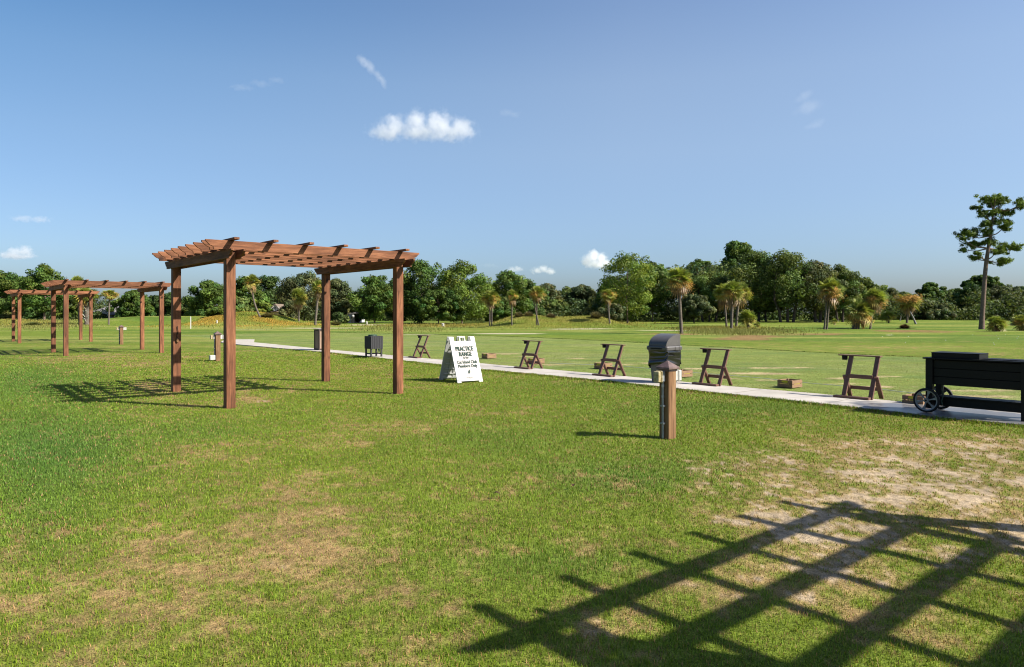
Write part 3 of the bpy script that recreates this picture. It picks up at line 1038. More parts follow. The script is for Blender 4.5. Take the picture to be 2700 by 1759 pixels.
# ------------------------------------------------------------------ litter bin
def make_bin():
    x, y = gp(1752, 1012)
    p = empty('litter_bin', (x, y, .035), YAW, 'domed litter bin with a black bag showing, on the path behind the outlet post', 'litter bin')

    def rrect(hx, r, n=5):
        pts = []
        for cx, cy, a0 in ((1, 1, 0), (-1, 1, 90), (-1, -1, 180), (1, -1, 270)):
            for k in range(n + 1):
                a = R(a0 + 90 * k / n)
                pts.append((cx * (hx - r) + r * math.cos(a), cy * (hx - r) + r * math.sin(a)))
        return pts

    def loft(name, levels, wob=None):
        bm = bmesh.new()
        rings = []
        for z, hx, r in levels:
            rings.append([bm.verts.new((a, b, z)) for a, b in rrect(hx, r)])
        n = len(rings[0])
        for q in range(len(rings) - 1):
            for i in range(n): bm.faces.new((rings[q][i], rings[q][(i + 1) % n], rings[q + 1][(i + 1) % n], rings[q + 1][i]))
        bm.faces.new(rings[0][::-1])
        bm.faces.new(rings[-1])
        if wob: wob(bm)
        return bm_mesh(name, bm)
    obj('body', loft('body', [(0, .190, .04), (.03, .200, .04), (.40, .222, .04), (.70, .243, .04)]), M['bin_body'], p)
    # bag: crumpled sleeve over the upper body
    bm = bmesh.new()
    nu, nv = 120, 30
    rr = rrect(1.0, .22, 29)
    rr = np.array(rr)
    V = []
    for k in range(nv + 1):
        t = k / nv
        for i in range(len(rr)):
            a = math.atan2(rr[i][1], rr[i][0])
            low = .36 + .05 * math.sin(2 * a + .6) + .035 * math.sin(5 * a + 1) + .02 * math.sin(11 * a)
            if -0.9 < a < 0.15: low += .10
            z = low + (.715 - low) * t
            hx = .222 + (z - .40) * (.021 / .30)
            n_a, n_b = vnoise(np.array([a * 3.2 + t * 2.2 + 40]), np.array([t * 1.3 + a * .8 + 9]), 3)[0], vnoise(np.array([a * 6.5 - t * 3.4 + 70]), np.array([t * 2.2 + 5]), 8)[0]
            fold = .020 * (1 - abs(2 * n_a - 1)) ** 2 + .014 * (1 - abs(2 * n_b - 1)) ** 2 + .0 * .016 * abs(t)
            k_ = (hx + .006 + fold * (1 - .5 * t) + .012 * (1 - t)) 
            V.append((rr[i][0] * k_, rr[i][1] * k_, z))
    m_ = len(rr)
    F = [[k * m_ + i, k * m_ + (i + 1) % m_, (k + 1) * m_ + (i + 1) % m_, (k + 1) * m_ + i] for k in range(nv) for i in range(m_)]
    obj('bin_bag', npmesh('bin_bag', np.array(V), np.array(F), smooth=True), M['bag'], p)
    # lid: rim and quarter-round hood
    lid = obj('lid', loft('lid', [(.695, .272, .045), (.70, .278, .045), (.755, .280, .045), (.775, .268, .045), (.782, .262, .045)]), M['bin_lid'], p)
    bm = bmesh.new()
    P = [(.245, .782), (.245, 1.02), (.225, 1.035)]
    for k in range(1, 15):
        a = R(90 * k / 14)
        P.append((.225 - .47 * math.sin(a), .782 + .253 * math.cos(a)))
    prism(bm, P[::-1], -.235, .235)
    obj('hood', bm_mesh('hood', bm, .006), M['bin_lid'], lid)
    obj('slot', boxes_mesh('slot', [((-.282, 0, .728), (.008, .30, .028))], .003), M['black_plastic'], lid)
    for xl in (0, .16): obj('latch', box_mesh('latch', (xl, -.281, .735), (.006, .006, .075), .001), M['black_plastic'], lid)


make_bin()


# ------------------------------------------------------------------ sandwich-board sign
def text_mesh(name, s, size, sx=.78, bold=.012, extr=.001):
    c = bpy.data.curves.new(name, 'FONT')
    c.body = s
    c.size = size
    c.align_x = 'CENTER'
    c.offset = 0.0
    c.extrude = extr
    c.space_character = 1.06
    o = bpy.data.objects.new(name, c)
    COL.objects.link(o)
    dg = bpy.context.evaluated_depsgraph_get()
    dg.update()
    me = bpy.data.meshes.new_from_object(o.evaluated_get(dg))
    bpy.data.objects.remove(o)
    bpy.data.curves.remove(c)
    me.transform(Matrix.Diagonal((sx, 1, 1, 1)))
    bm = bmesh.new()                                 # heavier strokes: close-set copies, each a hair proud of the last
    for k, (ax, ay) in enumerate(((0, 0), (-1, 0), (1, 0), (0, .8), (0, -.8))):
        if k and bold <= 0: break
        n0 = len(bm.verts)
        bm.from_mesh(me)
        bm.verts.ensure_lookup_table()
        bmesh.ops.translate(bm, vec=(ax * bold * size * .9, ay * bold * size * .6, k * .0004), verts=bm.verts[n0:])
    bm.to_mesh(me)
    bm.free()
    me.name = name
    me.materials.clear()
    return me


def make_sign():
    bl, br, bb = gp(1206, 1011), gp(1273, 1008), gp(1148.5, 1002)
    dx, dy = br[0] - bl[0], br[1] - bl[1]
    yaw, W, D = R(32.5), .635, .88
    cx = bl[0] + math.cos(yaw) * W / 2 - math.sin(yaw) * D / 2
    cy = bl[1] + math.sin(yaw) * W / 2 + math.cos(yaw) * D / 2
    p = empty('sandwich_board', (cx, cy, 0), yaw, 'white plastic sandwich-board sign with green lettering for the practice range', 'sign')
    H = .985
    tilt = math.atan2(D / 2 - .035, H)
    L = H / math.cos(tilt)
    for s in (-1, 1):
        # panel local frame: x across, z up along the panel, y out of the face (front = -y)
        bm = bmesh.new()
        t = .03
        if s < 0:
            add_box(bm, (0, 0, .06), (W, t, .05))
        for sx in (-1, 1):
            add_box(bm, (sx * (W / 2 - .035), 0, L / 2), (.07, t, L - .001 * sx))
            add_box(bm, (sx * (W / 2 - .05), 0, .015), (.10, t * 1.02, .03))
        add_box(bm, (0, .002, (L - .1) / 2 + .02), (W - .1, t * .55, L - .16))
        add_box(bm, (0, 0, L - .125), (W - .1, t * 1.01, .04))
        add_box(bm, (0, 0, .065), (W - .1, t * 1.01, .05))
        # shoulders at the top corners
        for sx in (-1, 1): add_box(bm, (sx * (W / 2 - .055), 0, L - .06), (.108, t * .98, .118))
        if s > 0:                                  # moulded ribs on the inner face
            for k in range(6): add_box(bm, (0, -.012, .16 + k * .125), (W - .16, .02, .022))
            for kx in (-.13, 0, .13): add_box(bm, (kx, -.0115, .46), (.02, .018, L - .32))
        else:
            for k in range(6): add_box(bm, (0, .014, .16 + k * .125), (W - .16, .012, .022))
        pan = obj('panel', bm_mesh('panel', bm, .003), M['white_plastic'], p, (0, s * D / 2, 0), (-s * -tilt if s < 0 else tilt, 0, 0))
        pan.rotation_euler = (-tilt if s < 0 else tilt, 0, 0)
        bm = bmesh.new()                           # carrying handle: three bars
        for sx in (-1, 1): add_box(bm, (sx * .062, 0, L - .052), (.03, t * .9, .118))
        add_box(bm, (0, 0, L - .008), (.154, t * .92, .032))
        obj('handle', bm_mesh('handle', bm, .006), M['white_plastic'], pan)
        if s < 0:
            face = obj('face', boxes_mesh('face', [((0, -.0175, .475), (W - .10, .003, L - .32 + .07))], .0), M['sign_face'], pan)

            def put(name, txt, z, size, x=0, ink='green_ink', sx=.66, bold=.060):
                obj(name, text_mesh(name, txt, size, sx, bold), M[ink], face, (x, -.0205, z), (R(90), 0, 0))
            put('lettering', 'PRACTICE', .73, .140)
            put('lettering', 'RANGE', .605, .140)
            put('lettering', 'is for', .545, .075, 0, sx=.8, bold=.045)
            put('lettering', 'Cat Island Club', .435, .098, 0.005, sx=.76, bold=.048)
            put('lettering', 'Members Only', .345, .098, .005, sx=.76, bold=.048)
            put('lettering', 'CAT ISLAND', .105, .026, 0, 'grey_ink', 1.0, .0)
            put('lettering', 'CLUB', .075, .014, 0, 'grey_ink', 1.0, .0)
            bm = bmesh.new()                       # leaf emblem with a split vein
            for sgn in (-1, 1):
                P = [(0, .0), (sgn * .018, .012), (sgn * .027, .035), (sgn * .024, .06), (sgn * .012, .085), (sgn * .0025, .10), (sgn * .0025, .0)]
                P = P if sgn > 0 else P[::-1]
                vs_ = [bm.verts.new((a * 1.0 + b * .28, -.0215, .195 + b)) for a, b in P[1:]]
                bm.faces.new(vs_)
            for k in range(4):
                add_box(bm, (.008 + k * .006, -.0222, .215 + k * .018), (.028, .0008, .003), None)
            obj('emblem', bm_mesh('emblem', bm), M['green_ink'], face)


make_sign()


# ------------------------------------------------------------------ bag stands
def stand_proto():
    sw, ln, sh = .455, .305, .717
    mt = M['brown_plastic']
    p = empty('bag_stand', (0, 0, 0))
    for i in range(2):
        x = i * sw
        obj('long_leg', bar_mesh('long_leg', (x, 0, 0), (x, ln, sh), .036, .075, (1, 0, 0)), mt, p)
        xs = x + (.04 if i else -.04) * 1.0
        obj('short_leg', bar_mesh('short_leg', (xs, ln * .5 - .02, sh * .53), (xs, ln * .5 + .20, 0), .034, .072, (1, 0, 0)), mt, p)
        bm = bmesh.new()
        cyl(bm, (x - .045, ln * .5, sh * .5), (x + .045, ln * .5, sh * .5), .014, 10)
        obj('bolt', bm_mesh('bolt', bm), M['grey_metal'], p)
    obj('top_board', box_mesh('top_board', (sw / 2 - .085, ln + .015, sh + .008), (sw + .27, .105, .020), .003), mt, p)
    bm = bmesh.new()
    cyl(bm, (-.115, ln - .005, sh - .075), (-.115, ln - .005, sh - .003), .045, 14, .05)
    obj('cup_holder', bm_mesh('cup_holder', bm), M['black_plastic'], p)
    obj('cross_bar', box_mesh('cross_bar', (sw / 2, ln * .5 - .012, sh * .515), (sw - .04, .034, .068), .003), mt, p)
    obj('cross_bar', box_mesh('cross_bar', (sw / 2, ln * .5 + .145, .16), (sw + .04, .034, .062), .003), mt, p)
    obj('foot_board', box_mesh('foot_board', (sw / 2 - .06, -.06, .020), (sw + .15, .10, .038), .004), mt, p)
    return p


STANDS = [(-3.285, 23.135, 'farthest brown bag stand, at the path edge between the black locker cart and the sign'),
          (.215, 18.696, 'brown bag stand just right of the sandwich-board sign, a crate behind its leg'),
          (2.069, 16.523, 'brown bag stand just left of the domed litter bin'),
          (3.911, 14.453, 'brown bag stand just right of the domed litter bin, no crate behind it'),
          (5.829, 12.234, 'nearest brown bag stand, between the open crate and the black cooler cart')]
sp = stand_proto()
for k, (x, y, lb) in enumerate(STANDS):
    o = sp if k == 0 else copy_tree(sp)
    o.location = (x, y, .036)
    o.rotation_euler = (0, 0, R(-51.0 + (-2, 1, 0, -1.5, 1)[k]))
    tag(o, lb, 'bag stand', 'folding bag stands along the practice range path')


# ------------------------------------------------------------------ crates
def crate_proto():
    p = empty('crate', (0, 0, 0))
    w, d, h = .37, .33, .155
    for s in (-1, 1):
        for z in (.038, .115):
            obj('slat', box_mesh('slat', (0, s * (d / 2 - .008), z), (w, .016, .068), .002), M['crate_wood'], p)
            obj('slat', box_mesh('slat', (s * (w / 2 - .008), 0, z), (.016, d - .034, .068), .002), M['crate_wood'], p)
    obj('corner_block', boxes_mesh('corner_block', [((sx * (w / 2 - .034), sy * (d / 2 - .034), .078), (.034, .034, .155)) for sx in (-1, 1) for sy in (-1, 1)], .002), M['crate_wood'], p)
    obj('base_board', box_mesh('base_board', (0, 0, .012), (w - .035, d - .035, .014), 0), M['crate_wood'], p)
    bm = bmesh.new()
    x = -w / 2 - .0015
    P = []
    for k in range(20):
        a = 2 * math.pi * k / 20
        c, s = math.cos(a), math.sin(a)
        P.append((math.copysign(abs(c) ** .6, c) * .07, .122 + math.copysign(abs(s) ** .8, s) * .022))
    vs_ = [bm.verts.new((x, a, b)) for a, b in P]
    bm.faces.new(vs_)
    for k in range(5): add_box(bm, (x, -.08 + k * .036, .0775), (.002, .026, .011))
    obj('label_plate', bm_mesh('label_plate', bm), M['yellow_label'], p)
    bm = bmesh.new()
    for k in range(3): add_box(bm, (x - .0015, -.035 + k * .034, .122), (.001, .014, .012))
    for k in range(6): add_box(bm, (-.10 + k * .036, -d / 2 - .0005, .0768), (.024, .002, .008))
    obj('stencil', bm_mesh('stencil', bm), M['yellow_label'], p)
    return p


CR = [(1285, 946.5, 'farthest slatted crate, on the tee grass just right of the sign'), (1410, 961, 'slatted crate half hidden behind the leg of the bag stand next to the sign'),
      (1590, 974.5, 'slatted crate seen through the bag stand left of the litter bin'), (1798, 996.5, 'slatted crate showing between the litter bin and the bag stand right of it'),
      (2089, 1025.5, 'open slatted crate alone on the grass with a yellow label facing left'), (2434, 1073, 'slatted crate mostly hidden behind the wheel of the black cooler cart')]
cp = crate_proto()
for k, (u, v, lb) in enumerate(CR):
    o = cp if k == 0 else copy_tree(cp)
    x, y = gp(u, v)
    ya = YAW - R(3 + (0, 2, -2, 3, 0, 2)[k])
    c, s = math.cos(ya), math.sin(ya)
    o.location = (x + .185 * c - .165 * s, y + .185 * s + .165 * c, .012)
    o.rotation_euler = (0, 0, ya)
    tag(o, lb, 'crate', 'tan slatted ball crates on the tee')

# rope lying along the tee line
rp = [gp(1450, 962), gp(1643, 972), gp(1850, 990), gp(2000, 1004), gp(2150, 1018.7), gp(2280, 1031), gp(2406, 1044), gp(2690, 1075)]
rp = np.array([(a, b, .055 + .012 * (i % 2)) for i, (a, b) in enumerate(rp)])
t_ = np.linspace(0, len(rp) - 1, 90)
rp = np.stack([np.interp(t_, np.arange(len(rp)), rp[:, k]) for k in range(3)], 1)
V, F = tube_np(rp, np.full(len(rp), .006), 6)
tag(obj('rope', npmesh('rope', V, F, smooth=True), M['rope']), 'thin pale rope stretched along the tee beside the crates', 'rope')


# ------------------------------------------------------------------ wooden litter cabinet and slatted locker cart on the path
def make_receptacle():
    x, y = gp(841, 926)
    p = empty('waste_receptacle', (x, y, .035), YAW, 'tall brown panelled waste receptacle behind a post of the nearest pergola', 'receptacle')
    s, h = .45, .80
    c = s / 2
    obj('panel', boxes_mesh('panel', [((c, c, h / 2 + .03), (s - .03, s - .03, h - .06))], .002), M['tan_panel'], p)
    obj('frame', boxes_mesh('frame', [((a, b, h / 2 + .015), (.05, .05, h)) for a in (.02, s - .02) for b in (.02, s - .02)] + [((c, c, .03), (s + .012, s + .012, .058)), ((c, c, h - .01), (s + .012, s + .012, .05))], .003), M['brown_panel'], p)
    bm = bmesh.new()
    add_box(bm, (c, c, h + .04), (s + .07, s + .07, .025))
    obj('lid', bm_mesh('lid', bm, .004), M['lid_grey'], p)


make_receptacle()


def make_locker():
    x, y = gp(977.5, 944.5)
    p = empty('locker_cart', (x, y, .035), YAW, 'black slatted box on four legs on the path, framed between two pergola posts', 'cooler stand')
    w, d, h0, h1 = .46, .42, .27, .70
    bm = bmesh.new()
    n = 7
    for k in range(n):
        add_box(bm, ((k + .5) * w / n, -.004, (h0 + h1) / 2), (w / n - .006, .018, h1 - h0))
        add_box(bm, ((k + .5) * w / n, d + .004, (h0 + h1) / 2), (w / n - .006, .018, h1 - h0))
    n = 6
    for k in range(n):
        add_box(bm, (-.004, .012 + (k + .5) * (d - .024) / n, (h0 + h1) / 2), (.018, (d - .024) / n - .006, h1 - h0))
        add_box(bm, (w + .004, .012 + (k + .5) * (d - .024) / n, (h0 + h1) / 2), (.018, (d - .024) / n - .006, h1 - h0))
    add_box(bm, (w / 2, d / 2, (h0 + h1) / 2), (w - .03, d - .03, h1 - h0 - .02))
    obj('box', bm_mesh('box', bm, .002), M['charcoal'], p)
    for a in (.035, w - .035):
        for b in (.035, d - .035):
            obj('leg', box_mesh('leg', (a, b, .14), (.05, .05, .28), .003), M['charcoal'], p)
    obj('shelf_rail', boxes_mesh('shelf_rail', [((w / 2, d / 2, .105), (w - .03, .05, .04)), ((.035, d / 2, .105), (.04, d - .12, .038)), ((w - .035, d / 2, .105), (.04, d - .12, .038))], .002), M['charcoal'], p)
    bm = bmesh.new()
    cyl(bm, (w * .42, d * .55, h1 - .005), (w * .42, d * .55, h1 + .045), .15, 24, .14)
    obj('lid', bm_mesh('lid', bm, .004), M['dark_green'], p)
    obj('tap', boxes_mesh('tap', [((w - .12, .03, .235), (.03, .06, .05)), ((w - .12, .01, .205), (.022, .025, .07)), ((w - .15, .04, .215), (.014, .014, .09))], .003), M['dark_green'], p)


make_locker()


# ------------------------------------------------------------------ black wheeled cooler cart
def make_cart():
    x0, y0 = gp(2442, 1094)
    yaw = math.atan2(-.764, .645)                 # local x runs right and towards the camera, local y away towards the range
    p = empty('cooler_cart', (x0, y0, .035), yaw, 'black wheeled cooler cart of plastic boards, cut by the right edge', 'cart')
    bk = M['black_plastic']
    L, D, H = 1.28, .50, .795
    ys = .075                                     # front face set back behind the wheel
    lx = -.035
    def leg(x, y): obj('leg', box_mesh('leg', (x, y, H / 2 + (.03 if x < .5 else 0)), (.095, .085, H - (.06 if x < .5 else 0)), .004), bk, p)
    for a in (lx + .045, lx + L - .045):
        for b in (ys + .045, ys + D - .045): leg(a, b)
    z0, z1 = .415, .785
    bm = bmesh.new()
    nb = 3
    for k in range(nb):
        zc, hh = z0 + (k + .5) * (z1 - z0) / nb, (z1 - z0) / nb - .005
        add_box(bm, (lx + L / 2, ys + .055, zc), (L - .188, .03, hh))
        add_box(bm, (lx + L / 2, ys + D - .055, zc), (L - .188, .03, hh))
        for a in (lx + .05, lx + L - .05): add_box(bm, (a, ys + D / 2, zc), (.03, D - .172, hh))
    add_box(bm, (lx + L / 2, ys + D / 2, z0 + .012), (L - .16, D - .15, .02))
    obj('chest', bm_mesh('chest', bm, .003), bk, p)
    bm = bmesh.new()
    add_box(bm, (lx + L / 2, ys + .03, H + .011), (L + .07, .10, .022))
    add_box(bm, (lx + L / 2, ys + D - .03, H + .011), (L + .07, .10, .022))
    for a in (lx + .03, lx + L - .03): add_box(bm, (a, ys + D / 2, H + .0105), (.10, D - .162, .021))
    obj('top_frame', bm_mesh('top_frame', bm, .003), bk, p)
    ld = obj('lid', boxes_mesh('lid', [((lx + .38, ys + D / 2 - .02, H + .058), (.62, D - .10, .072)), ((lx + .38, ys + D / 2 - .02, H + .0985), (.635, D - .085, .008))], .003), bk, p)
    obj('hinge', boxes_mesh('hinge', [((lx + .38, ys + D - .065, H + .03), (.5, .02, .016))], .002), M['grey_metal'], ld)
    obj('counter', boxes_mesh('counter', [((lx + .98, ys + D / 2, H + .018), (.50, D - .17, .028))], .003), bk, p)
    bm = bmesh.new()
    for b in (ys + .16, ys + D - .09): add_box(bm, (lx + L / 2 + .02, b, .155), (L - .10, .035, .12))
    for k in range(4): add_box(bm, (lx + L / 2 + .02, ys + .15 + k * .078, .228), (L - .12, .07, .022))
    obj('shelf', bm_mesh('shelf', bm, .003), bk, p)
    rw = .182
    for k, b in enumerate((.012, .573)):
        w = obj('wheel', None, None, p) if False else None
        th = np.linspace(0, 2 * np.pi, 40, endpoint=False)
        # tyre as a torus-like ring with a flat tread
        prof = [(rw - .030, -.018), (rw - .012, -.021), (rw - .002, -.014), (rw, 0), (rw - .002, .014), (rw - .012, .021), (rw - .030, .018), (rw - .034, 0)]
        V = [(r_ * math.cos(t), y_, r_ * math.sin(t)) for t in th for r_, y_ in prof]
        m_ = len(prof)
        F = [[i * m_ + j, i * m_ + (j + 1) % m_, ((i + 1) % 40) * m_ + (j + 1) % m_, ((i + 1) % 40) * m_ + j] for i in range(40) for j in range(m_)]
        tyre = npmesh('wheel', np.array(V), np.array(F), smooth=True)
        wo = obj('wheel', tyre, M['tyre'], p, (0, b, rw), (0, .3 * k, 0))
        bm = bmesh.new()
        rr = [(rw - .030, -.017), (rw - .030, .017), (rw - .044, .014), (rw - .046, -.014)]
        vs_ = [[bm.verts.new((r_ * math.cos(t), y_, r_ * math.sin(t))) for r_, y_ in rr] for t in th]
        for i in range(40):
            for j in range(4): bm.faces.new((vs_[i][j], vs_[i][(j + 1) % 4], vs_[(i + 1) % 40][(j + 1) % 4], vs_[(i + 1) % 40][j]))
        for q in range(6):
            a = R(60 * q + 15)
            c, s = math.cos(a), math.sin(a)
            q_ = [(.030, -.010), (.085, -.0085), (rw - .043, -.024), (rw - .043, .024), (.085, .0085), (.030, .010)]
            prism(bm, [(r_ * c - w_ * s, r_ * s + w_ * c) for r_, w_ in q_], -.011, .009)
        cyl(bm, (0, -.026, 0), (0, .026, 0), .034, 18)
        obj('rim', bm_mesh('rim', bm), M['rim'], wo)
        bm = bmesh.new()
        cyl(bm, (0, -.031, 0), (0, -.0265, 0), .014, 12)
        obj('hub_cap', bm_mesh('hub_cap', bm), M['tyre'], wo)
    bm = bmesh.new()
    cyl(bm, (0, .03, rw), (0, .56, rw), .009, 10)
    obj('axle', bm_mesh('axle', bm), M['rim'], p)
    hose = np.array([(.16, ys + .10, .42), (.155, ys + .10, .33), (.17, ys + .10, .25), (.15, ys + .09, .17), (.165, ys + .08, .12)])
    V, F = tube_np(hose, np.full(5, .010), 8)
    obj('drain_hose', npmesh('drain_hose', V, F, smooth=True), M['dark_green'], p)


make_cart()


# ------------------------------------------------------------------ small things
def make_stake(u, v, h, r, label):
    x, y = gp(u, v)
    bm = bmesh.new()
    cyl(bm, (0, 0, -.05), (0, 0, h), r, 10, r * .9)
    cyl(bm, (0, 0, h), (0, 0, h + .05), r * 1.25, 10, r * .4)
    o = obj('marker_stake', bm_mesh('marker_stake', bm), M['stake'], None, (x, y, float(gz(x, y))))
    tag(o, label, 'marker stake')


make_stake(502.5, 866, 1.12, .055, 'tall white marker stake standing on the far grass left of the golden mound')
make_stake(572, 861, .30, .07, 'short white peg in front of the golden mound')
make_stake(967, 855, .36, .10, 'short white peg beside the pale track below the pines')
make_stake(1168, 861, .30, .16, 'stubby white marker in the rough below the large pines')

bm = bmesh.new()
bmesh.ops.create_icosphere(bm, subdivisions=2, radius=.021)
BALL = bm_mesh('golf_ball', bm)
for k in range(14):
    u, v = random.uniform(2380, 2700), random.uniform(884, 912)
    if k > 10: u, v = random.uniform(1500, 2400), random.uniform(880, 905)
    x, y = gp(u, v)
    o = obj('golf_ball', BALL, M['ball'], None, (x, y, float(gz(x, y)) + .03))
    tag(o, 'tiny white golf ball lying out on the driving range grass', 'golf ball', 'golf balls lying on the range')

for k, (u, v, s, lb) in enumerate([(1312, 1316, .035, 'curled dark brown dead leaf on the mid foreground grass'), (1512, 1292, .028, 'reddish dead leaf on the grass right of the dark curled one'),
                                   (285, 1171, .03, 'pale dead leaf on the lush grass at left'), (86, 1295, .026, 'small brown dead leaf near the left edge')]):
    x, y = gp(u, v)
    n = 9
    V = []
    for i in range(n):
        t = i / (n - 1)
        w = math.sin(math.pi * (.06 + .94 * t) ** .8) * .55
        for j in (-1, 0, 1): V.append(((t - .5) * 2 * s, j * w * s, .03 + .35 * s * j * j * w + .4 * s * math.sin(t * 4)))
    F = [[i * 3 + j, i * 3 + 3 + j, i * 3 + 4 + j, i * 3 + 1 + j] for i in range(n - 1) for j in range(2)]
    o = obj('fallen_leaf', npmesh('fallen_leaf', np.array(V), np.array(F), smooth=True), M['dry_leaf'], None, (x, y, .01), (0, 0, k * 1.3))
    tag(o, lb, 'dead leaf', 'dead leaves on the lawn')

# ------------------------------------------------------------------ trees
def rand_rot_quads(C, N, size, asp=.6):
    """leaf-like kites: centres C, rough normals N"""
    n = len(C)
    N = N + rng.normal(0, .42, (n, 3))
    N /= np.linalg.norm(N, axis=1)[:, None] + 1e-9
    A = np.cross(N, rng.normal(0, 1, (n, 3)))
    A /= np.linalg.norm(A, axis=1)[:, None] + 1e-9
    B = np.cross(N, A)
    s = size[:, None]
    V = np.stack([C - A * s, C + B * s * asp + N * s * .12, C + A * s, C - B * s * asp + N * s * .12], 1).reshape(-1, 3)
    return V


def leaves_at(centres, radii, per, size, base, hue=.12, squash=.8, clump_tone=.22, up=.15):
    """clumps of leaves at given centres: per leaves each on a ragged shell"""
    Cs, Ns, Sz, Co = [], [], [], []
    for c, r in zip(centres, radii):
        n = max(8, int(per * (r / np.mean(radii)) ** 2))
        d = rng.normal(0, 1, (n, 3))
        d /= np.linalg.norm(d, axis=1)[:, None]
        rr = r * (1 - .55 * rng.random(n) ** 2.2) * (1 + .18 * np.sin(d[:, 0] * 5 + c[0]) * np.sin(d[:, 2] * 6 + c[1]))
        p = c + d * rr[:, None] * np.array([1, 1, squash])
        Cs.append(p)
        nn = d + np.array([0, 0, up])
        Ns.append(nn)
        Sz.append(size * rng.uniform(.6, 1.35, n))
        t = rng.normal(1, clump_tone)
        h = rng.normal(0, hue)
        col = np.array(base) * max(.45, t) * np.array([1 + h * 1.3, 1 + h * .3, 1 - h * .4])
        Co.append(col[None] * rng.uniform(.7, 1.3, (n, 1)) * np.stack([rng.uniform(.88, 1.12, n), np.ones(n), np.ones(n)], 1))
    C, N, S, K = map(np.concatenate, (Cs, Ns, Sz, Co))
    V = rand_rot_quads(C, N, S)
    F = np.arange(len(V)).reshape(-1, 4)
    return V, F, np.repeat(np.clip(K, .003, .9), 4, axis=0)


GREENS = dict(pine=(.12, .198, .038), pine_light=(.18, .265, .046), pine_dark=(.082, .148, .038), oak=(.155, .215, .054), oak_olive=(.155, .178, .068), oak_grey=(.15, .18, .076), bush=(.095, .14, .04), yellow=(.17, .20, .05))


def tree(u, vt, hw, vb=849.5, kind='pine', label='', vlow=None, name=None, cat='tree', group='trees along the far side of the range', nclump=None, trunk_px=3.0, per=165, stems=1, shape=None, flat=.0):
    """u crown centre, vt crown top row, hw half width px, vb base row, vlow lowest foliage row"""
    x, y = gp(u, vb)
    s = y / FPX
    zt, w = (HOR - vt) * s + EYE, hw * s
    zl = (HOR - vlow) * s + EYE if vlow is not None else .5
    zg = float(gz(x, y))
    H = zt - zl
    w *= 1.18
    cr = max(.5, min(w * .26, H * .13, 1.3 if 'pine' in kind else 1.5))
    k = int(np.clip(3.9 * 2 * w * H / (math.pi * cr * cr), 40, 180))
    low = .25 if vlow is None else .55
    cen, rad = [], []
    ph = rng.uniform(0, 6.28, 4)
    for i in range(k):
        t = (i + rng.uniform(0, 1)) / k
        z = zl + cr * .5 + (H - 1.2 * cr) * t
        prof = math.sqrt(max(0.0, 1 - (max(0, t - .38) / .63) ** 2.2)) * (1 - low * (max(0, .38 - t) / .38) ** 2)
        a = rng.uniform(0, 2 * np.pi)
        # the front half is what shows: bias the clumps towards the outside of the crown
        q = rng.uniform(.78, 1.0) if i % 4 else rng.uniform(.15, .75)
        lump = 1 + .16 * math.sin(3 * a + ph[0] + 5 * t) + .10 * math.sin(7 * t + ph[1])
        rr = max(0, w * prof * lump - cr * .6) * q
        cen.append((rr * math.cos(a), rr * math.sin(a) * .85, z + rng.normal(0, .25 * cr)))
        rad.append(cr * rng.uniform(.6, 1.15))
    # crown tip clumps
    for i in range(4):
        cen.append((rng.normal(0, w * .22), rng.normal(0, w * .2), zt - cr * rng.uniform(.75, 1.25)))
        rad.append(cr * rng.uniform(.6, .85))
    cen, rad = np.array(cen), np.array(rad)
    base = np.array(GREENS[kind]) * rng.uniform(.9, 1.1)
    V, F, K = leaves_at(cen, rad, per, .150 * (y / 105) if 'pine' in kind else .140 * (y / 105), base, squash=.75 if 'pine' in kind else .85)
    V[:, 2] -= zg
    p = empty(name or ('pine_tree' if 'pine' in kind else 'oak_tree' if 'oak' in kind else 'shrub'), (x, y, zg), 0, label, cat, group)
    tw = trunk_px * s / 2
    parts = []
    for st in range(stems):
        ox = (st - (stems - 1) / 2) * w * .35 + rng.normal(0, .1)
        P = [(ox * .6, 0, -.3), (ox * .75 + rng.normal(0, .08), 0, H * .2), (ox + rng.normal(0, .15), .1, max(zl, H * .4)), (ox * 1.1, .1, zl + H * .45), (ox * .9, 0, zl + H * .8)]
        parts.append(tube_np(P, [tw * 1.25, tw, tw * .85, tw * .55, tw * .2], 8))
    for c in cen[rng.choice(len(cen), 9, replace=False)]:
        b = np.array([0, 0, zl + (c[2] - zl) * .55 + .3])
        m_ = (b + c) / 2 + np.array([0, 0, -.15])
        parts.append(tube_np([b, m_, c * np.array([.9, .9, 1])], [tw * .45, tw * .3, tw * .1], 5))
    TV, TF = merge_np(parts)
    TV[:, 2] -= 0
    obj('trunk', npmesh('trunk', TV, TF, smooth=True), M['pine_bark'] if 'pine' in kind else M['bark'], p)
    obj('crown', npmesh('crown', V, F, K), M['leaf'], p)
    return p


TG = 'trees along the far side of the range'
T = tree
T(8, 716, 66, 851, 'pine', 'broad pine cut by the left edge, behind the farthest pergola', vlow=835)
T(118, 701, 52, 853, 'pine', 'rounded dark pine standing clear behind the gap between the two far pergolas', vlow=822, trunk_px=5)
T(70, 735, 40, 848, 'pine_dark', 'lower dark pine between the two rounded pines at the far left')
T(172, 752, 40, 848, 'pine', 'pine tree hidden behind the right half of the middle pergola', vlow=838)
T(350, 764, 44, 851, 'pine', 'round green tree right of the grey-roofed house')
T(410, 778, 40, 847, 'pine_dark', 'low dark tree behind the leftmost post of the nearest pergola')
T(448, 772, 34, 848, 'pine_dark', 'dark tree just right of the leftmost post of the nearest pergola')
T(550, 738, 52, 850, 'pine', 'stepped green pine left of the front post of the nearest pergola', nclump=70)
T(500, 785, 34, 848, 'oak', 'low tree at the foot of the stepped green pine')
T(590, 800, 40, 853, 'pine_light', 'bright green young tree hugging the front post of the nearest pergola', vlow=846)
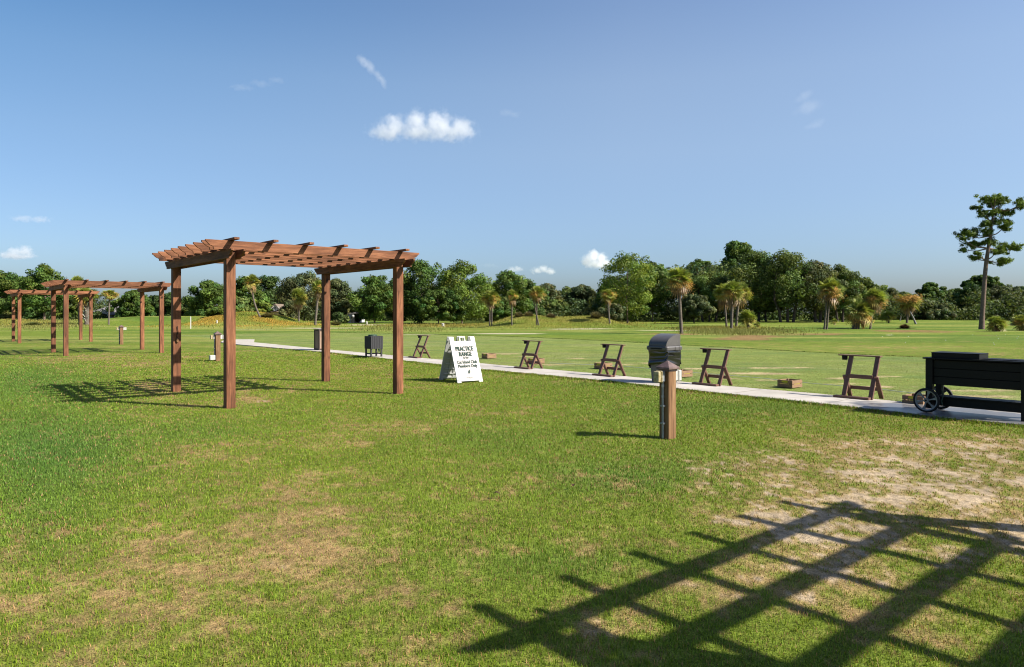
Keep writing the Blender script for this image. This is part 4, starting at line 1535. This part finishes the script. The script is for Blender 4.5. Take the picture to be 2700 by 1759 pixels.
T(640, 730, 55, 847, 'pine', 'pine rising behind the curved-trunk palm, on its left side')
T(700, 725, 48, 846, 'pine_dark', 'dark round pine behind the curved-trunk palm, on its right side')
T(640, 782, 42, 850, 'oak', 'low bushy tree at the left foot of the curved-trunk palm')
T(692, 782, 22, 852, 'pine_light', 'small bright tree between the curved-trunk palm and the brown-roofed house', vlow=845)
T(800, 716, 62, 850, 'oak_olive', 'olive-grey oak above the brown-roofed house, its airy top under the pergola slats', vlow=835)
T(745, 760, 45, 845, 'oak_olive', 'olive oak whose dark shade hangs over the dormer of the brown-roofed house', vlow=826)
T(885, 733, 40, 852, 'oak_olive', 'ragged olive oak right of the back post of the nearest pergola', vlow=842)
T(988, 724, 54, 853, 'pine', 'pine with a bare pale trunk left of the right-hand front pergola post', vlow=838, trunk_px=4)
T(945, 770, 36, 851, 'pine_dark', 'dark low pine beside the white-porched house')
T(1110, 684, 62, 852, 'pine', 'tall broad pine just right of the front right post of the nearest pergola', nclump=90)
T(1060, 730, 45, 851, 'pine_dark', 'dark pine directly behind the front right post of the nearest pergola')
T(1218, 692, 74, 853, 'pine_light', 'tallest light green pine above the sandwich-board sign', nclump=95)
T(1160, 760, 62, 854, 'pine', 'low spreading pine under the two tall pines above the sign', per=140)
T(1345, 715, 55, 849, 'pine', 'pine behind the two left palms of the grassy mound', nclump=70)
T(1390, 738, 48, 848, 'pine_dark', 'pine sloping down behind the forked palm on the mound')
T(1300, 790, 52, 851, 'pine', 'low spreading pine behind the double-trunk palm', vlow=846)
T(1442, 748, 48, 845, 'oak_grey', 'grey-green oak just right of the forked palm')
T(1500, 760, 48, 844, 'oak', 'low dark oak behind the crest of the grassy mound')
T(1540, 750, 42, 844.5, 'oak_grey', 'grey oak beside the dark flank of the large rounded pine')
T(1462, 790, 40, 846, 'oak', 'low oak with a shadowed foot on the crest of the mound')
T(1655, 668, 76, 852, 'pine_light', 'large rounded pine left of the tall single palm', nclump=120, vlow=835, trunk_px=4)
T(1605, 740, 38, 850, 'pine_dark', 'dark left flank tree of the large rounded pine')
T(1720, 690, 48, 849, 'pine', 'pine peeping over the shoulder of the large rounded pine behind the tall palm', vlow=820)
T(1615, 800, 32, 855, 'oak_olive', 'low olive shrub tree behind the little palm on the mound', vlow=846)
T(1840, 684, 34, 846, 'pine', 'narrow pine tip rising left of the tallest pine', vlow=780)
T(1945, 634, 42, 847, 'pine', 'tallest pine, its tuft standing out above the long oak grove', vlow=745, trunk_px=4)
T(1870, 715, 62, 850, 'oak', 'oak at the left end of the long grove, behind the tall single palm', vlow=818, trunk_px=5, stems=3)
T(1990, 662, 72, 851, 'oak', 'high oak of the grove above the trio of palms', vlow=808, trunk_px=6, nclump=110, stems=2)
T(2075, 664, 66, 852, 'oak', 'high oak of the grove right of the trio of palms', vlow=812, trunk_px=7, nclump=110, stems=3)
T(2155, 688, 58, 852, 'oak_grey', 'mossy grey oak behind the twin-trunk palm', vlow=815, trunk_px=7, stems=2, nclump=90)
T(2215, 705, 52, 852, 'oak', 'dark oak with an arching limb right of the twin-trunk palm', vlow=812, trunk_px=6, stems=2)
T(2270, 732, 48, 851, 'oak', 'lowest oak at the right end of the long grove', vlow=815, trunk_px=5)
T(1830, 776, 42, 853, 'oak_grey', 'low grey-green tree between the tall palm and the trio of palms', vlow=838)
T(2020, 780, 40, 851, 'oak', 'low oak bough behind the small fan palm bush', vlow=822, trunk_px=5)
T(2345, 762, 48, 843, 'oak_grey', 'hazy grey tree between the grove and the shaggy golden palm', per=110)
T(2390, 772, 40, 843, 'oak', 'far tree right behind the shaggy golden palm')
T(2455, 746, 30, 845, 'pine', 'far pine with a domed tip left of the lone tall pine', vlow=790, trunk_px=2)
T(2440, 790, 50, 846, 'oak_grey', 'bushy grey-green tree left of the lone tall pine', per=150)
T(2520, 762, 46, 844, 'oak', 'dark tree left of the foot of the lone tall pine')
T(2590, 724, 42, 844, 'pine', 'flat-topped far pine directly behind the lone tall pine', vlow=780)
T(2560, 752, 50, 845, 'pine_dark', 'dark spreading pine behind the trunk of the lone tall pine')
T(2640, 752, 52, 845, 'oak_grey', 'grey oak right of the lone tall pine')
T(2695, 755, 40, 845, 'oak', 'tree cut by the right edge behind the golden palmetto')
T(2480, 815, 30, 847, 'oak_grey', 'round grey shrub tree at the wood edge right of the shaggy golden palm', per=150)


# the lone tall pine, clump by clump
def lone_pine():
    vb, ub = 868, 2588
    x, y = gp(ub, vb)
    s = y / FPX
    zg = float(gz(x, y))
    p = empty('pine_tree', (x, y, zg), 0, 'lone tall pine with a long bare trunk and layered tufts at the right', 'tree', TG)

    def loc(u, v, dy=0.0): return np.array([(u - 1350) / FPX * y - x, dy, (HOR - v) * s + EYE - zg])
    px = lambda a, b: (2400 + a / 7.05, 480 + b / 7.05)
    tr = [(2588, 872), (2590, 830), (2594, 770), (2598, 715), (2601, 687), (2606, 655), (2611, 622), (2615, 590), (2620, 555), (2624, 525)]
    wd = [15, 11.5, 10.5, 10, 9.5, 8.5, 7, 5.5, 4, 2]
    parts = [tube_np([loc(*q) for q in tr], np.array(wd) * s / 2, 12)]
    CL = [(1650, 300, 330, 95), (1450, 330, 120, 60), (1990, 450, 200, 115), (2090, 410, 120, 70), (1600, 420, 150, 70), (1320, 460, 75, 45), (1390, 590, 170, 70), (1620, 560, 190, 75), (1900, 560, 140, 50), (1660, 770, 270, 115), (1480, 780, 130, 80), (1720, 870, 110, 45),
          (1230, 920, 230, 85), (1050, 980, 120, 60), (940, 1060, 70, 45), (1380, 940, 130, 70), (1350, 1140, 260, 90), (1540, 1110, 130, 70), (1130, 1245, 70, 35), (1830, 1190, 190, 100), (1700, 1250, 130, 80), (1560, 1310, 140, 55), (1940, 1240, 80, 60), (1330, 1410, 100, 45), (1680, 1470, 140, 55), (1780, 1500, 80, 40), (1220, 1330, 60, 35), (1780, 340, 110, 70)]
    Cs, Ns, K = [], [], []
    for a, b, ra, rb in CL:
        u, v = px(a, b)
        dy = rng.normal(0, .5)
        c = loc(u, v, dy)
        A, B = ra / 7.05 * s, rb / 7.05 * s
        nsub = max(5, int(A * 2.6 * 8))
        subs = c + rng.normal(0, 1, (nsub, 3)) * np.array([A * .46, A * .42, B * .36])
        for sc in subs:
            n = 40
            d = rng.normal(0, 1, (n, 3))
            d[:, 2] = d[:, 2] * .8 + .25
            d /= np.linalg.norm(d, axis=1)[:, None]
            Cs.append(sc + d * rng.uniform(.04, .27, n)[:, None])
            Ns.append(d)
            K.append(np.array((.155, .225, .045)) * max(.5, rng.normal(1, .25)) * rng.uniform(.7, 1.35, (n, 1)))
        # limb from the trunk up to the tuft
        t = tr[-1]
        best = min(tr[4:], key=lambda q: abs((q[1] - 14) - v) + .15 * abs(q[0] - u))
        b0 = loc(*best)
        mid_ = (b0 + c) / 2 + np.array([0, 0, -.12 * abs(c[0] - b0[0])])
        parts.append(tube_np([b0, mid_, c], [.075, .05, .02], 6))
    C, N, K = map(np.concatenate, (Cs, Ns, K))
    V = rand_rot_quads(C, N, rng.uniform(.08, .17, len(C)), .30)
    obj('crown', npmesh('crown', V, np.arange(len(V)).reshape(-1, 4), np.repeat(K, 4, axis=0)), M['leaf'], p)
    TV, TF = merge_np(parts)
    obj('trunk', npmesh('trunk', TV, TF, smooth=True), M['pine_bark'], p)


lone_pine()


# ------------------------------------------------------------------ palms
def fan(c, d, L, n, droop, wid, green):
    """one fan frond: petiole from c along d, then n leaflets; returns V list, F list, colours"""
    d = d / np.linalg.norm(d)
    up = np.array([0, 0, 1.0])
    side = np.cross(d, up)
    if np.linalg.norm(side) < .05: side = np.array([1.0, 0, 0])
    side /= np.linalg.norm(side)
    nor = np.cross(side, d)
    roll = rng.normal(0, .5)
    side, nor = side * math.cos(roll) + nor * math.sin(roll), nor * math.cos(roll) - side * math.sin(roll)
    pl = L * .42
    e = c + d * pl + np.array([0, 0, -droop * pl * .25])
    V = [c - side * L * .012, c + side * L * .012, e + side * L * .010, e - side * L * .010]
    F = [[0, 1, 2, 3]]
    K = [green * .9] * 4
    for k in range(n):
        a = (k / (n - 1) - .5) * 2 * R(98)
        q = d * math.cos(a) + side * math.sin(a)
        ll = L * .62 * (1 - .28 * abs(a) / R(98)) * rng.uniform(.88, 1.1)
        w = side * math.cos(a) - d * math.sin(a)
        m_ = e + q * ll * .5 + nor * L * .03 * (k % 2) + np.array([0, 0, -droop * ll * .10])
        t_ = e + q * ll + np.array([0, 0, -droop * ll * .5])
        i = len(V)
        V += [e, m_ + w * wid * L, t_, m_ - w * wid * L]
        F.append([i, i + 1, i + 2, i + 3])
        K += [green * rng.uniform(.8, 1.25)] * 4
    return V, F, K


def fronds(c, RX, RZ, els, n_per, leaf, col, droop):
    V, F, K = [], [], []
    for el, n in zip(els, n_per):
        for i in range(n):
            az = rng.uniform(0, 2 * np.pi)
            e = R(el + rng.normal(0, 7))
            d = np.array([math.cos(az) * math.cos(e) * RX, math.sin(az) * math.cos(e) * RX, math.sin(e) * RZ])
            L = np.linalg.norm(d) * rng.uniform(.9, 1.12)
            kk = np.array(col) * rng.uniform(.75, 1.25) * np.array([rng.uniform(.9, 1.2), 1, rng.uniform(.8, 1.1)])
            v, f, k = fan(c, d, L, leaf, droop * (1 + max(0, -el) / 50), .040, kk)
            F += [[a + len(V) for a in q] for q in f]
            V += v
            K += k
    return np.array(V), np.array(F), np.array(K)


def seeds(c, RX, RZ, n, col, el=(5, 30), reach=.85, front=True):
    """arching sprays of fine orange stalks"""
    C, N, K = [], [], []
    for i in range(n):
        az = rng.uniform(np.pi, 2 * np.pi) if (front and i % 4) else rng.uniform(0, 2 * np.pi)
        if i % 3 == 0: az = rng.choice([rng.uniform(-.6, .3), np.pi + rng.uniform(-.3, .6)])
        e = R(rng.uniform(*el))
        m_ = 120
        t = rng.beta(3, 1.6, m_)
        h = np.array([math.cos(az), math.sin(az)])
        r = RX * reach * t
        z = RZ * (math.sin(e) * t * 1.2 - .55 * t ** 3)
        P = np.stack([h[0] * r, h[1] * r, z], 1) + rng.normal(0, 1, (m_, 3)) * (RX * .10 * (.3 + t))[:, None]
        C.append(c + P)
        N.append(np.tile((h[0], h[1], .4), (m_, 1)))
        K.append(np.array(col) * rng.uniform(.75, 1.2) * rng.uniform(.6, 1.35, (m_, 1)))
    C, N, K = map(np.concatenate, (C, N, K))
    V = rand_rot_quads(C, N, RX * rng.uniform(.03, .065, len(C)), .35)
    return V, np.arange(len(V)).reshape(-1, 4), np.repeat(K, 4, axis=0)


P_GREEN, P_OLIVE, P_DEAD, P_SEED = (.33, .41, .09), (.44, .42, .10), (.38, .25, .11), (.78, .45, .12)


def palm(ub, vb, uc, vt, vbot, hw, label, stems=None, dead=10, seed=8, olive=10, green=(15, 19, 14), trunk_px=7, boots=False, curve=0.0, seed_el=(5, 30), name='palm_tree', group='sabal palms scattered over the range'):
    x, y = hit(ub, vb)
    zg = float(gz(x, y))
    s = y / FPX
    p = empty(name, (x, y, zg), 0, label, 'palm', group)
    vc = vt + (vbot - vt) * .5
    loc = lambda u, v, dy=0.0: np.array([(u - 1350) / FPX * y - x, dy, (HOR - v) * s + EYE - zg])
    c = loc(uc, vc)
    RX, RZ = hw * s, (vbot - vt) / 2 * s
    parts = []
    for (bu, bv, tu, tv) in (stems or [(ub, vb, uc, vc)]):
        n = 14
        q = []
        for i in range(n):
            t = i / (n - 1)
            q.append(loc(bu + (tu - bu) * t + curve * math.sin(math.pi * t) * 10, bv + 3 + (tv - bv - 3) * t, .15 * math.sin(bu) * (1 - t)))
        rw = trunk_px * s / 2
        parts.append(tube_np(q, [rw * (1.25 if i == 0 else 1.0 - .22 * i / n + .05 * (i % 2)) for i in range(n)], 9))
    TV, TF = merge_np(parts)
    tk = obj('trunk', npmesh('trunk', TV, TF, smooth=True), M['palm_bark'], p)
    if boots:
        bm = bmesh.new()
        for i in range(26):
            a = i * 2.4
            z = .15 + i * (c[2] - .5) / 26
            r_ = trunk_px * s / 2
            q0 = Vector((r_ * .8 * math.cos(a) + c[0] * z / c[2], r_ * .8 * math.sin(a), z))
            add_bar(bm, q0, q0 + Vector((r_ * 1.3 * math.cos(a), r_ * 1.3 * math.sin(a), .42)), .09, .05)
        obj('leaf_base', bm_mesh('leaf_base', bm), M['box_white'], tk)
    V, F, K = fronds(c, RX, RZ, (75, 48, 20, -2), tuple(green) + (green[-1] // 2,), 14, P_GREEN, .35)
    obj('crown', npmesh('crown', V, F, K), M['palm_leaf'], p)
    if olive:
        V, F, K = fronds(c, RX * .95, RZ, (0, -25), (olive, olive // 2), 12, P_OLIVE, .6)
        obj('older_fronds', npmesh('older_fronds', V, F, K), M['palm_leaf'], p)
    if dead:
        V, F, K = fronds(c - np.array([0, 0, RZ * .05]), RX * .8, RZ * .95, (-42, -66), (dead * 2 // 3, dead * 2 // 3), 10, P_DEAD, .6)
        obj('dead_fronds', npmesh('dead_fronds', V, F, K), M['palm_leaf'], p)
    if seed:
        V, F, K = seeds(c, RX, RZ, seed, P_SEED, seed_el)
        obj('seed_stalks', npmesh('seed_stalks', V, F, K), M['seed'], p)
    return p


palm(1796, 880, 1789, 697, 771, 40, 'tall single palm with a shaggy brown skirt, left of the trio of palms', dead=22, seed=9, trunk_px=9, seed_el=(-25, 5), olive=12)
palm(1915, 864, 1909, 741, 806, 31, 'left palm of the trio, browner than its neighbours', dead=12, seed=7, trunk_px=5.5, seed_el=(0, 25))
palm(1927, 869, 1932, 736, 800, 34, 'middle palm of the trio, foremost with the thickest trunk', dead=10, seed=5, trunk_px=7.5, seed_el=(-10, 15))
palm(1940, 861, 1949, 738, 802, 34, 'right palm of the trio, with orange seed stalks reaching right', dead=10, seed=9, trunk_px=6.5, seed_el=(0, 25))
palm(1608, 853.5, 1604, 759, 798, 25, 'little palm with an orange fringe on the right end of the mound', dead=6, seed=8, trunk_px=5, curve=-.15, seed_el=(10, 30))
palm(1293, 860, 1293, 761, 807, 28, 'double-trunk palm at the left foot of the mound', stems=[(1291, 860, 1291, 785), (1296.5, 859, 1297, 785)], dead=9, seed=8, trunk_px=3.6, seed_el=(-8, 15))
palm(1349.5, 859, 1350, 760, 803, 20, 'slim palm with a dark trunk, middle one in front of the mound', dead=12, seed=4, trunk_px=3.6)
palm(1417, 859, 1416, 750, 797, 26, 'forked palm with a crossing pale stem, right one in front of the mound', stems=[(1415, 859, 1415, 775), (1421, 857, 1405, 785)], dead=7, seed=9, trunk_px=3.8, seed_el=(0, 20))
palm(687, 838, 665, 720, 764, 24, 'palm with a curved leaning pale trunk on the golden mound', dead=9, seed=3, trunk_px=5, curve=-.75)
palm(787, 848, 787, 755, 812, 25, 'short-trunk bright palm right of the golden mound, left of the back pergola post', dead=6, seed=3, trunk_px=5, olive=14)
palm(830, 858, 840, 735, 781, 22, 'leaning palm half hidden by the back right post of the nearest pergola', dead=8, seed=2, trunk_px=6.5)
palm(288, 856, 289, 762, 789, 25, 'palm with an orange crown in front of the grey-roofed house', dead=6, seed=7, trunk_px=4.5, seed_el=(0, 25))
palm(229, 856.5, 227, 752, 806, 40, 'palm with white criss-cross leaf bases, behind the farthest pergola', dead=3, seed=0, trunk_px=12, boots=True)
palm(208, 856, 204, 724, 775, 24, 'slender palm whose top shows above the middle pergola', dead=3, seed=0, trunk_px=4)
palm(2178, 869, 2190, 727, 800, 38, 'twin-trunk palm with orange seed sprays, in front of the mossy oak', stems=[(2175.5, 866, 2181, 775), (2181.5, 871, 2188, 770)], dead=9, seed=14, trunk_px=5.2, seed_el=(-12, 14))
palm(2257, 868, 2265, 784, 858, 38, 'short bushy palm with a thick shaggy foot and orange sprays', dead=14, seed=12, trunk_px=19, seed_el=(-20, 15), stems=[(2257, 868, 2262, 830)], olive=14)
palm(2293, 868, 2306, 754, 818, 34, 'taller palm leaning over the short bushy palm', dead=9, seed=13, trunk_px=5.5, seed_el=(-15, 20))
palm(2391, 852, 2393, 766, 820, 36, 'shaggy golden flat-topped palm propped over a grass tuft', dead=12, seed=18, trunk_px=6, seed_el=(18, 42), green=(2, 6, 8), olive=14)
palm(2342, 852, 2342, 818, 848, 22, 'small dull palm at the wood edge between the leaning and the shaggy golden palms', dead=4, seed=2, trunk_px=4, name='fan_palm_bush')
palm(1972, 866, 1970, 812, 868, 27, 'round green fan-palm bush right of the trio of palms', dead=0, seed=0, trunk_px=8, green=(16, 22, 22), olive=16, name='fan_palm_bush')
palm(1999, 862, 1997, 846, 864, 12, 'low yellow-green palmetto beside the round fan-palm bush', dead=2, seed=0, trunk_px=4, green=(6, 8, 8), olive=6, name='fan_palm_bush')
palm(2626, 874, 2626, 829, 878, 29, 'dark round fan-palm bush at the foot of the lone tall pine', dead=4, seed=3, trunk_px=8, green=(14, 20, 20), olive=14, name='fan_palm_bush')
palm(2694, 872, 2694, 826, 876, 29, 'dark palmetto with orange tips cut by the right edge', dead=6, seed=6, trunk_px=8, green=(8, 14, 14), olive=12, name='fan_palm_bush')
palm(2200, 857, 2200, 838, 858, 12, 'small palmetto in the shade right of the twin-trunk palm', dead=2, seed=0, trunk_px=3, green=(6, 8, 8), olive=6, name='fan_palm_bush')


# ------------------------------------------------------------------ tussocks, shrubs
def tussock(u, v, r_px, h_px, col, label, cat='grass tuft', name='grass_tuft', n=900):
    x, y = hit(u, v)
    s = y / FPX
    zg = float(gz(x, y))
    a, q = rng.uniform(0, 2 * np.pi, n), np.sqrt(rng.uniform(0, 1, n))
    el = R(88) - q * R(70)
    L = h_px * s * rng.uniform(.7, 1.1, n)
    D = np.stack([np.cos(a) * np.cos(el) * r_px / h_px * 1.1, np.sin(a) * np.cos(el) * r_px / h_px, np.sin(el)], 1)
    B = D * np.array([.25, .25, 0]) * L[:, None]
    W = np.stack([-np.sin(a), np.cos(a), np.zeros(n)], 1) * (.018 * y / 60)
    m_ = B + D * (L * .6)[:, None]
    t_ = B + D * L[:, None] - np.stack([np.zeros(n), np.zeros(n), .18 * L * q], 1)
    V = np.stack([B - W, B + W, m_ + W, m_ - W, t_], 1).reshape(-1, 3)
    o = np.arange(n)[:, None] * 5
    c = np.array(col) * rng.uniform(.6, 1.35, (n, 1))
    ob = obj(name, npmesh(name, V, [o + np.array([[0, 1, 2, 3]]), o + np.array([[3, 2, 4]])], np.repeat(c, 5, axis=0)), M['tall'], None, (x, y, zg - .03))
    tag(ob, label, cat, 'tufts of ornamental grass on the range')


tussock(1368, 836, 13, 16, (.24, .22, .10), 'tuft of feathery grass on the mound, just left of the widest tuft')
tussock(1394, 835, 14, 16, (.25, .22, .10), 'widest feathery grass tuft on the mound, left of the forked palm')
tussock(1453, 838, 14, 15, (.24, .20, .10), 'low feathery grass tuft on the mound, right of the forked palm')
tussock(1571, 840, 17, 21, (.23, .21, .09), 'round grass tuft on the right crest of the mound')
tussock(2385, 866, 15, 14, (.16, .10, .05), 'brown grass tuft at the foot of the shaggy golden palm')
tussock(885, 858, 16, 16, (.30, .30, .12), 'pale grass tuft under the ragged olive oak')
tussock(85, 860, 24, 14, (.20, .24, .08), 'green grass tuft behind the farthest pergola')
tussock(705, 836, 18, 14, (.26, .24, .10), 'pale grass tuft on the golden mound beside the curved palm trunk')

T(258, 822, 20, 851, 'bush', 'dark round shrub in front of the grey-roofed house', vlow=848, name='shrub', cat='shrub', group='shrubs at the edge of the range', trunk_px=1)
T(765, 790, 26, 853.5, 'oak_olive', 'young olive tree right of the brown-roofed house, behind the leaning palm', vlow=848)
T(722, 836, 18, 854, 'bush', 'green shrub below the dormer of the brown-roofed house', vlow=848, name='shrub', cat='shrub', group='shrubs at the edge of the range', trunk_px=1)
T(896, 826, 18, 854, 'bush', 'shrub at the left end of the white porch', vlow=852, name='shrub', cat='shrub', group='shrubs at the edge of the range', trunk_px=1)
T(100, 842, 60, 852, 'bush', 'long low thicket under the rounded pines at the far left', vlow=856, name='shrub', cat='shrub', group='shrubs at the edge of the range', trunk_px=1, per=160)
T(20, 826, 30, 852, 'yellow', 'yellow-green shrub at the left edge under the broad pine', vlow=856, name='shrub', cat='shrub', group='shrubs at the edge of the range', trunk_px=1)


# dead leaning limbs by the shaggy palm
def snag(pts, r, label):
    p0 = gp(*pts[0])
    Y = p0[1]
    q = [((u - 1350) / FPX * Y - p0[0], 0, (HOR - v) * Y / FPX + EYE) for u, v in pts]
    V, F = tube_np(q, np.linspace(r, r * .45, len(q)), 7)
    tag(obj('dead_limb', npmesh('dead_limb', V, F, smooth=True), M['house_white'] if False else M['lid_grey'], None, (p0[0], Y, 0)), label, 'dead limb', 'bare dead limbs leaning at the wood edge')


snag([(2415, 855), (2408, 838), (2400, 822)], .14, 'bare grey limb leaning left onto the shaggy golden palm')
snag([(2373, 851), (2374, 842), (2376, 835)], .10, 'short bare stub left of the shaggy golden palm trunk')
snag([(2161, 852), (2154, 843), (2143, 832)], .10, 'thin pale fallen limb left of the twin-trunk palm')
snag([(2446, 800), (2449, 792), (2455, 778)], .09, 'pale bare stem showing in the far pine left of the lone tall pine') if False else None

# far wood behind the named trees: one dark mass that closes the gaps
def backwood():
    cen, rad = [], []
    for u in np.arange(-300, 3050, 9.0):
        for k in range(4):
            uu = u + rng.normal(0, 9)
            top = np.interp(uu, [-300, 0, 120, 180, 300, 430, 470, 550, 640, 740, 850, 920, 990, 1110, 1270, 1300, 1400, 1470, 1570, 1620, 1700, 1790, 1900, 1990, 2100, 2200, 2300, 2420, 2560, 3050], [750, 745, 735, 770, 780, 795, 788, 760, 748, 750, 752, 785, 750, 715, 722, 750, 755, 772, 768, 705, 705, 722, 690, 685, 685, 712, 755, 776, 758, 768])
            Y = rng.uniform(128, 160)
            z1 = (HOR - top) * Y / FPX + EYE
            z = rng.uniform(.02, 1) * z1 * rng.uniform(.85, 1.0)
            cen.append(((uu - 1350) / FPX * Y, Y, max(.8, z - 1.2)))
            rad.append(rng.uniform(1.3, 2.4))
    for k in range(700):                             # leaf clumps added behind the grove's front row to shade its understory
        Y = rng.uniform(112, 150)
        uu = rng.uniform(1600, 2330)
        top = np.interp(uu, [1600, 1700, 1900, 2100, 2330], [725, 715, 690, 695, 770])
        z1 = (HOR - top) * Y / FPX + EYE
        cen.append(((uu - 1350) / FPX * Y, Y, rng.uniform(.50, .9) * z1))
        rad.append(rng.uniform(1.2, 2.0))
    V, F, K = leaves_at(np.array(cen), np.array(rad), 110, .24, (.115, .16, .055))
    tag(obj('woodland', npmesh('woodland', V, F, K), M['leaf']), kind='stuff')


backwood()


# ------------------------------------------------------------------ houses beyond the trees
def gable_house(u0, u1, v_base, v_eave, v_ridge, depth, roof, wall, label, gables=(), windows=(), Y=None, porch=None, name='house'):
    x0, y0 = gp(u0, v_base)
    Y = Y or y0
    s = Y / FPX
    X = lambda u: (u - (u0 + u1) / 2) * s
    Z = lambda v: (HOR - v) * s + EYE
    p = empty(name, (((u0 + u1) / 2 - 1350) * s, Y, 0), 0, label, 'house', 'houses beyond the trees')
    w = (u1 - u0) * s
    ze, zr = Z(v_eave), Z(v_ridge)
    obj('wall', box_mesh('wall', (0, depth / 2, ze / 2), (w, depth, ze), 0), wall, p)
    bm = bmesh.new()
    o = .5
    a = [(-w / 2 - o, -o, ze - .02), (w / 2 + o, -o, ze - .02), (w / 2 + o, depth + o, ze - .02), (-w / 2 - o, depth + o, ze - .02)]
    hip = min(depth * .45, w * .3)
    b = [(-w / 2 + hip, depth / 2, zr), (w / 2 - hip, depth / 2, zr)]
    v = [bm.verts.new(q) for q in a + b]
    for f in ((0, 1, 5, 4), (1, 2, 5), (2, 3, 4, 5), (3, 0, 4), (3, 2, 1, 0)): bm.faces.new([v[i] for i in f])
    rf = obj('roof', bm_mesh('roof', bm), roof, p)
    for gu0, gu1, ge, gr, gd in gables:
        bm = bmesh.new()
        P = [(X(gu0), 0), (X(gu1), 0), (X(gu1), Z(ge)), ((X(gu0) + X(gu1)) / 2, Z(gr)), (X(gu0), Z(ge))] if ge > v_eave - 3 else [(X(gu0), ze + .3), (X(gu1), ze + .3), (X(gu1), Z(ge)), ((X(gu0) + X(gu1)) / 2, Z(gr)), (X(gu0), Z(ge))]
        prism(bm, P, gd, depth * .5)
        g = obj('gable', bm_mesh('gable', bm), wall if wall != M['house_cream'] else M['house_white'], p)
        bm = bmesh.new()
        xm = (X(gu0) + X(gu1)) / 2
        for sx, xe in ((-1, X(gu0)), (1, X(gu1))):
            add_bar(bm, (xe + sx * .25, gd + depth * .22, Z(ge) - .1), (xm, gd + depth * .22, Z(gr) + .12), depth * .5, .1, (0, 0, 1))
        obj('gable_roof', bm_mesh('gable_roof', bm), roof, g)
        bm = bmesh.new()
        for sx, xe in ((-1, X(gu0)), (1, X(gu1))):
            add_bar(bm, (xe + sx * .25, gd - .14, Z(ge) - .12), (xm, gd - .14, Z(gr) + .02), .12, .18, (0, 0, 1))
        obj('trim', bm_mesh('trim', bm), M['house_white'], g)
    for wu0, wu1, wv0, wv1, yy in windows:
        c = ((X(wu0) + X(wu1)) / 2, yy - .04, (Z(wv0) + Z(wv1)) / 2)
        ww, hh = abs(X(wu1) - X(wu0)), abs(Z(wv0) - Z(wv1))
        f = obj('window', boxes_mesh('window', [((c[0] + sx * ww / 2, c[1], c[2]), (.1, .12, hh + .1)) for sx in (-1, 1)] + [((c[0], c[1], c[2] + sz * hh / 2), (ww - .1, .118, .1)) for sz in (-1, 1)] + [((c[0], c[1] - .01, c[2]), (.05, .09, hh - .1))], 0), M['house_white'], p)
        obj('pane', box_mesh('pane', (c[0], c[1] + .02, c[2]), (ww - .1, .04, hh - .1), 0), M['glass'], f)
    if porch:
        pu0, pu1, pv, yy = porch
        for k in range(4):
            uu = pu0 + (pu1 - pu0) * k / 3
            obj('column', box_mesh('column', (X(uu), yy, Z(pv) / 2), (.28, .28, Z(pv)), 0), M['house_white'], p)
        obj('porch_roof', boxes_mesh('porch_roof', [((X((pu0 + pu1) / 2), yy + .5, Z(pv) + .14), ((pu1 - pu0) * s + .7, 1.8, .26))], 0), M['house_white'], p)
    return p


gable_house(232, 322, 850.5, 829, 801, 9, M['roof'], M['house_white'], 'white house with a grey hip roof and front gable, behind the orange-crowned palm', gables=[(275, 302, 829, 816, -1.6)], windows=[(281, 296, 831, 843, -1.62), (247, 256, 831, 840, 0)], porch=None)
gable_house(690, 742, 852, 822, 801, 9, M['roof_brown'], M['house_cream'], 'brown-roofed house with a white dormer, behind the golden mound', gables=[(722, 735, 812, 804, -.4)], windows=[(725.5, 731.5, 808, 818, -.42), (698, 706, 827, 836, 0)])
gable_house(900, 932, 851.5, 826, 812, 8, M['roof'], M['house_white'], 'small white house with a columned porch, half hidden left of the pale-trunked pine', windows=[(906, 911, 829, 838, 0), (920, 926, 829, 838, 0)], porch=(903, 929, 835, -1.5))
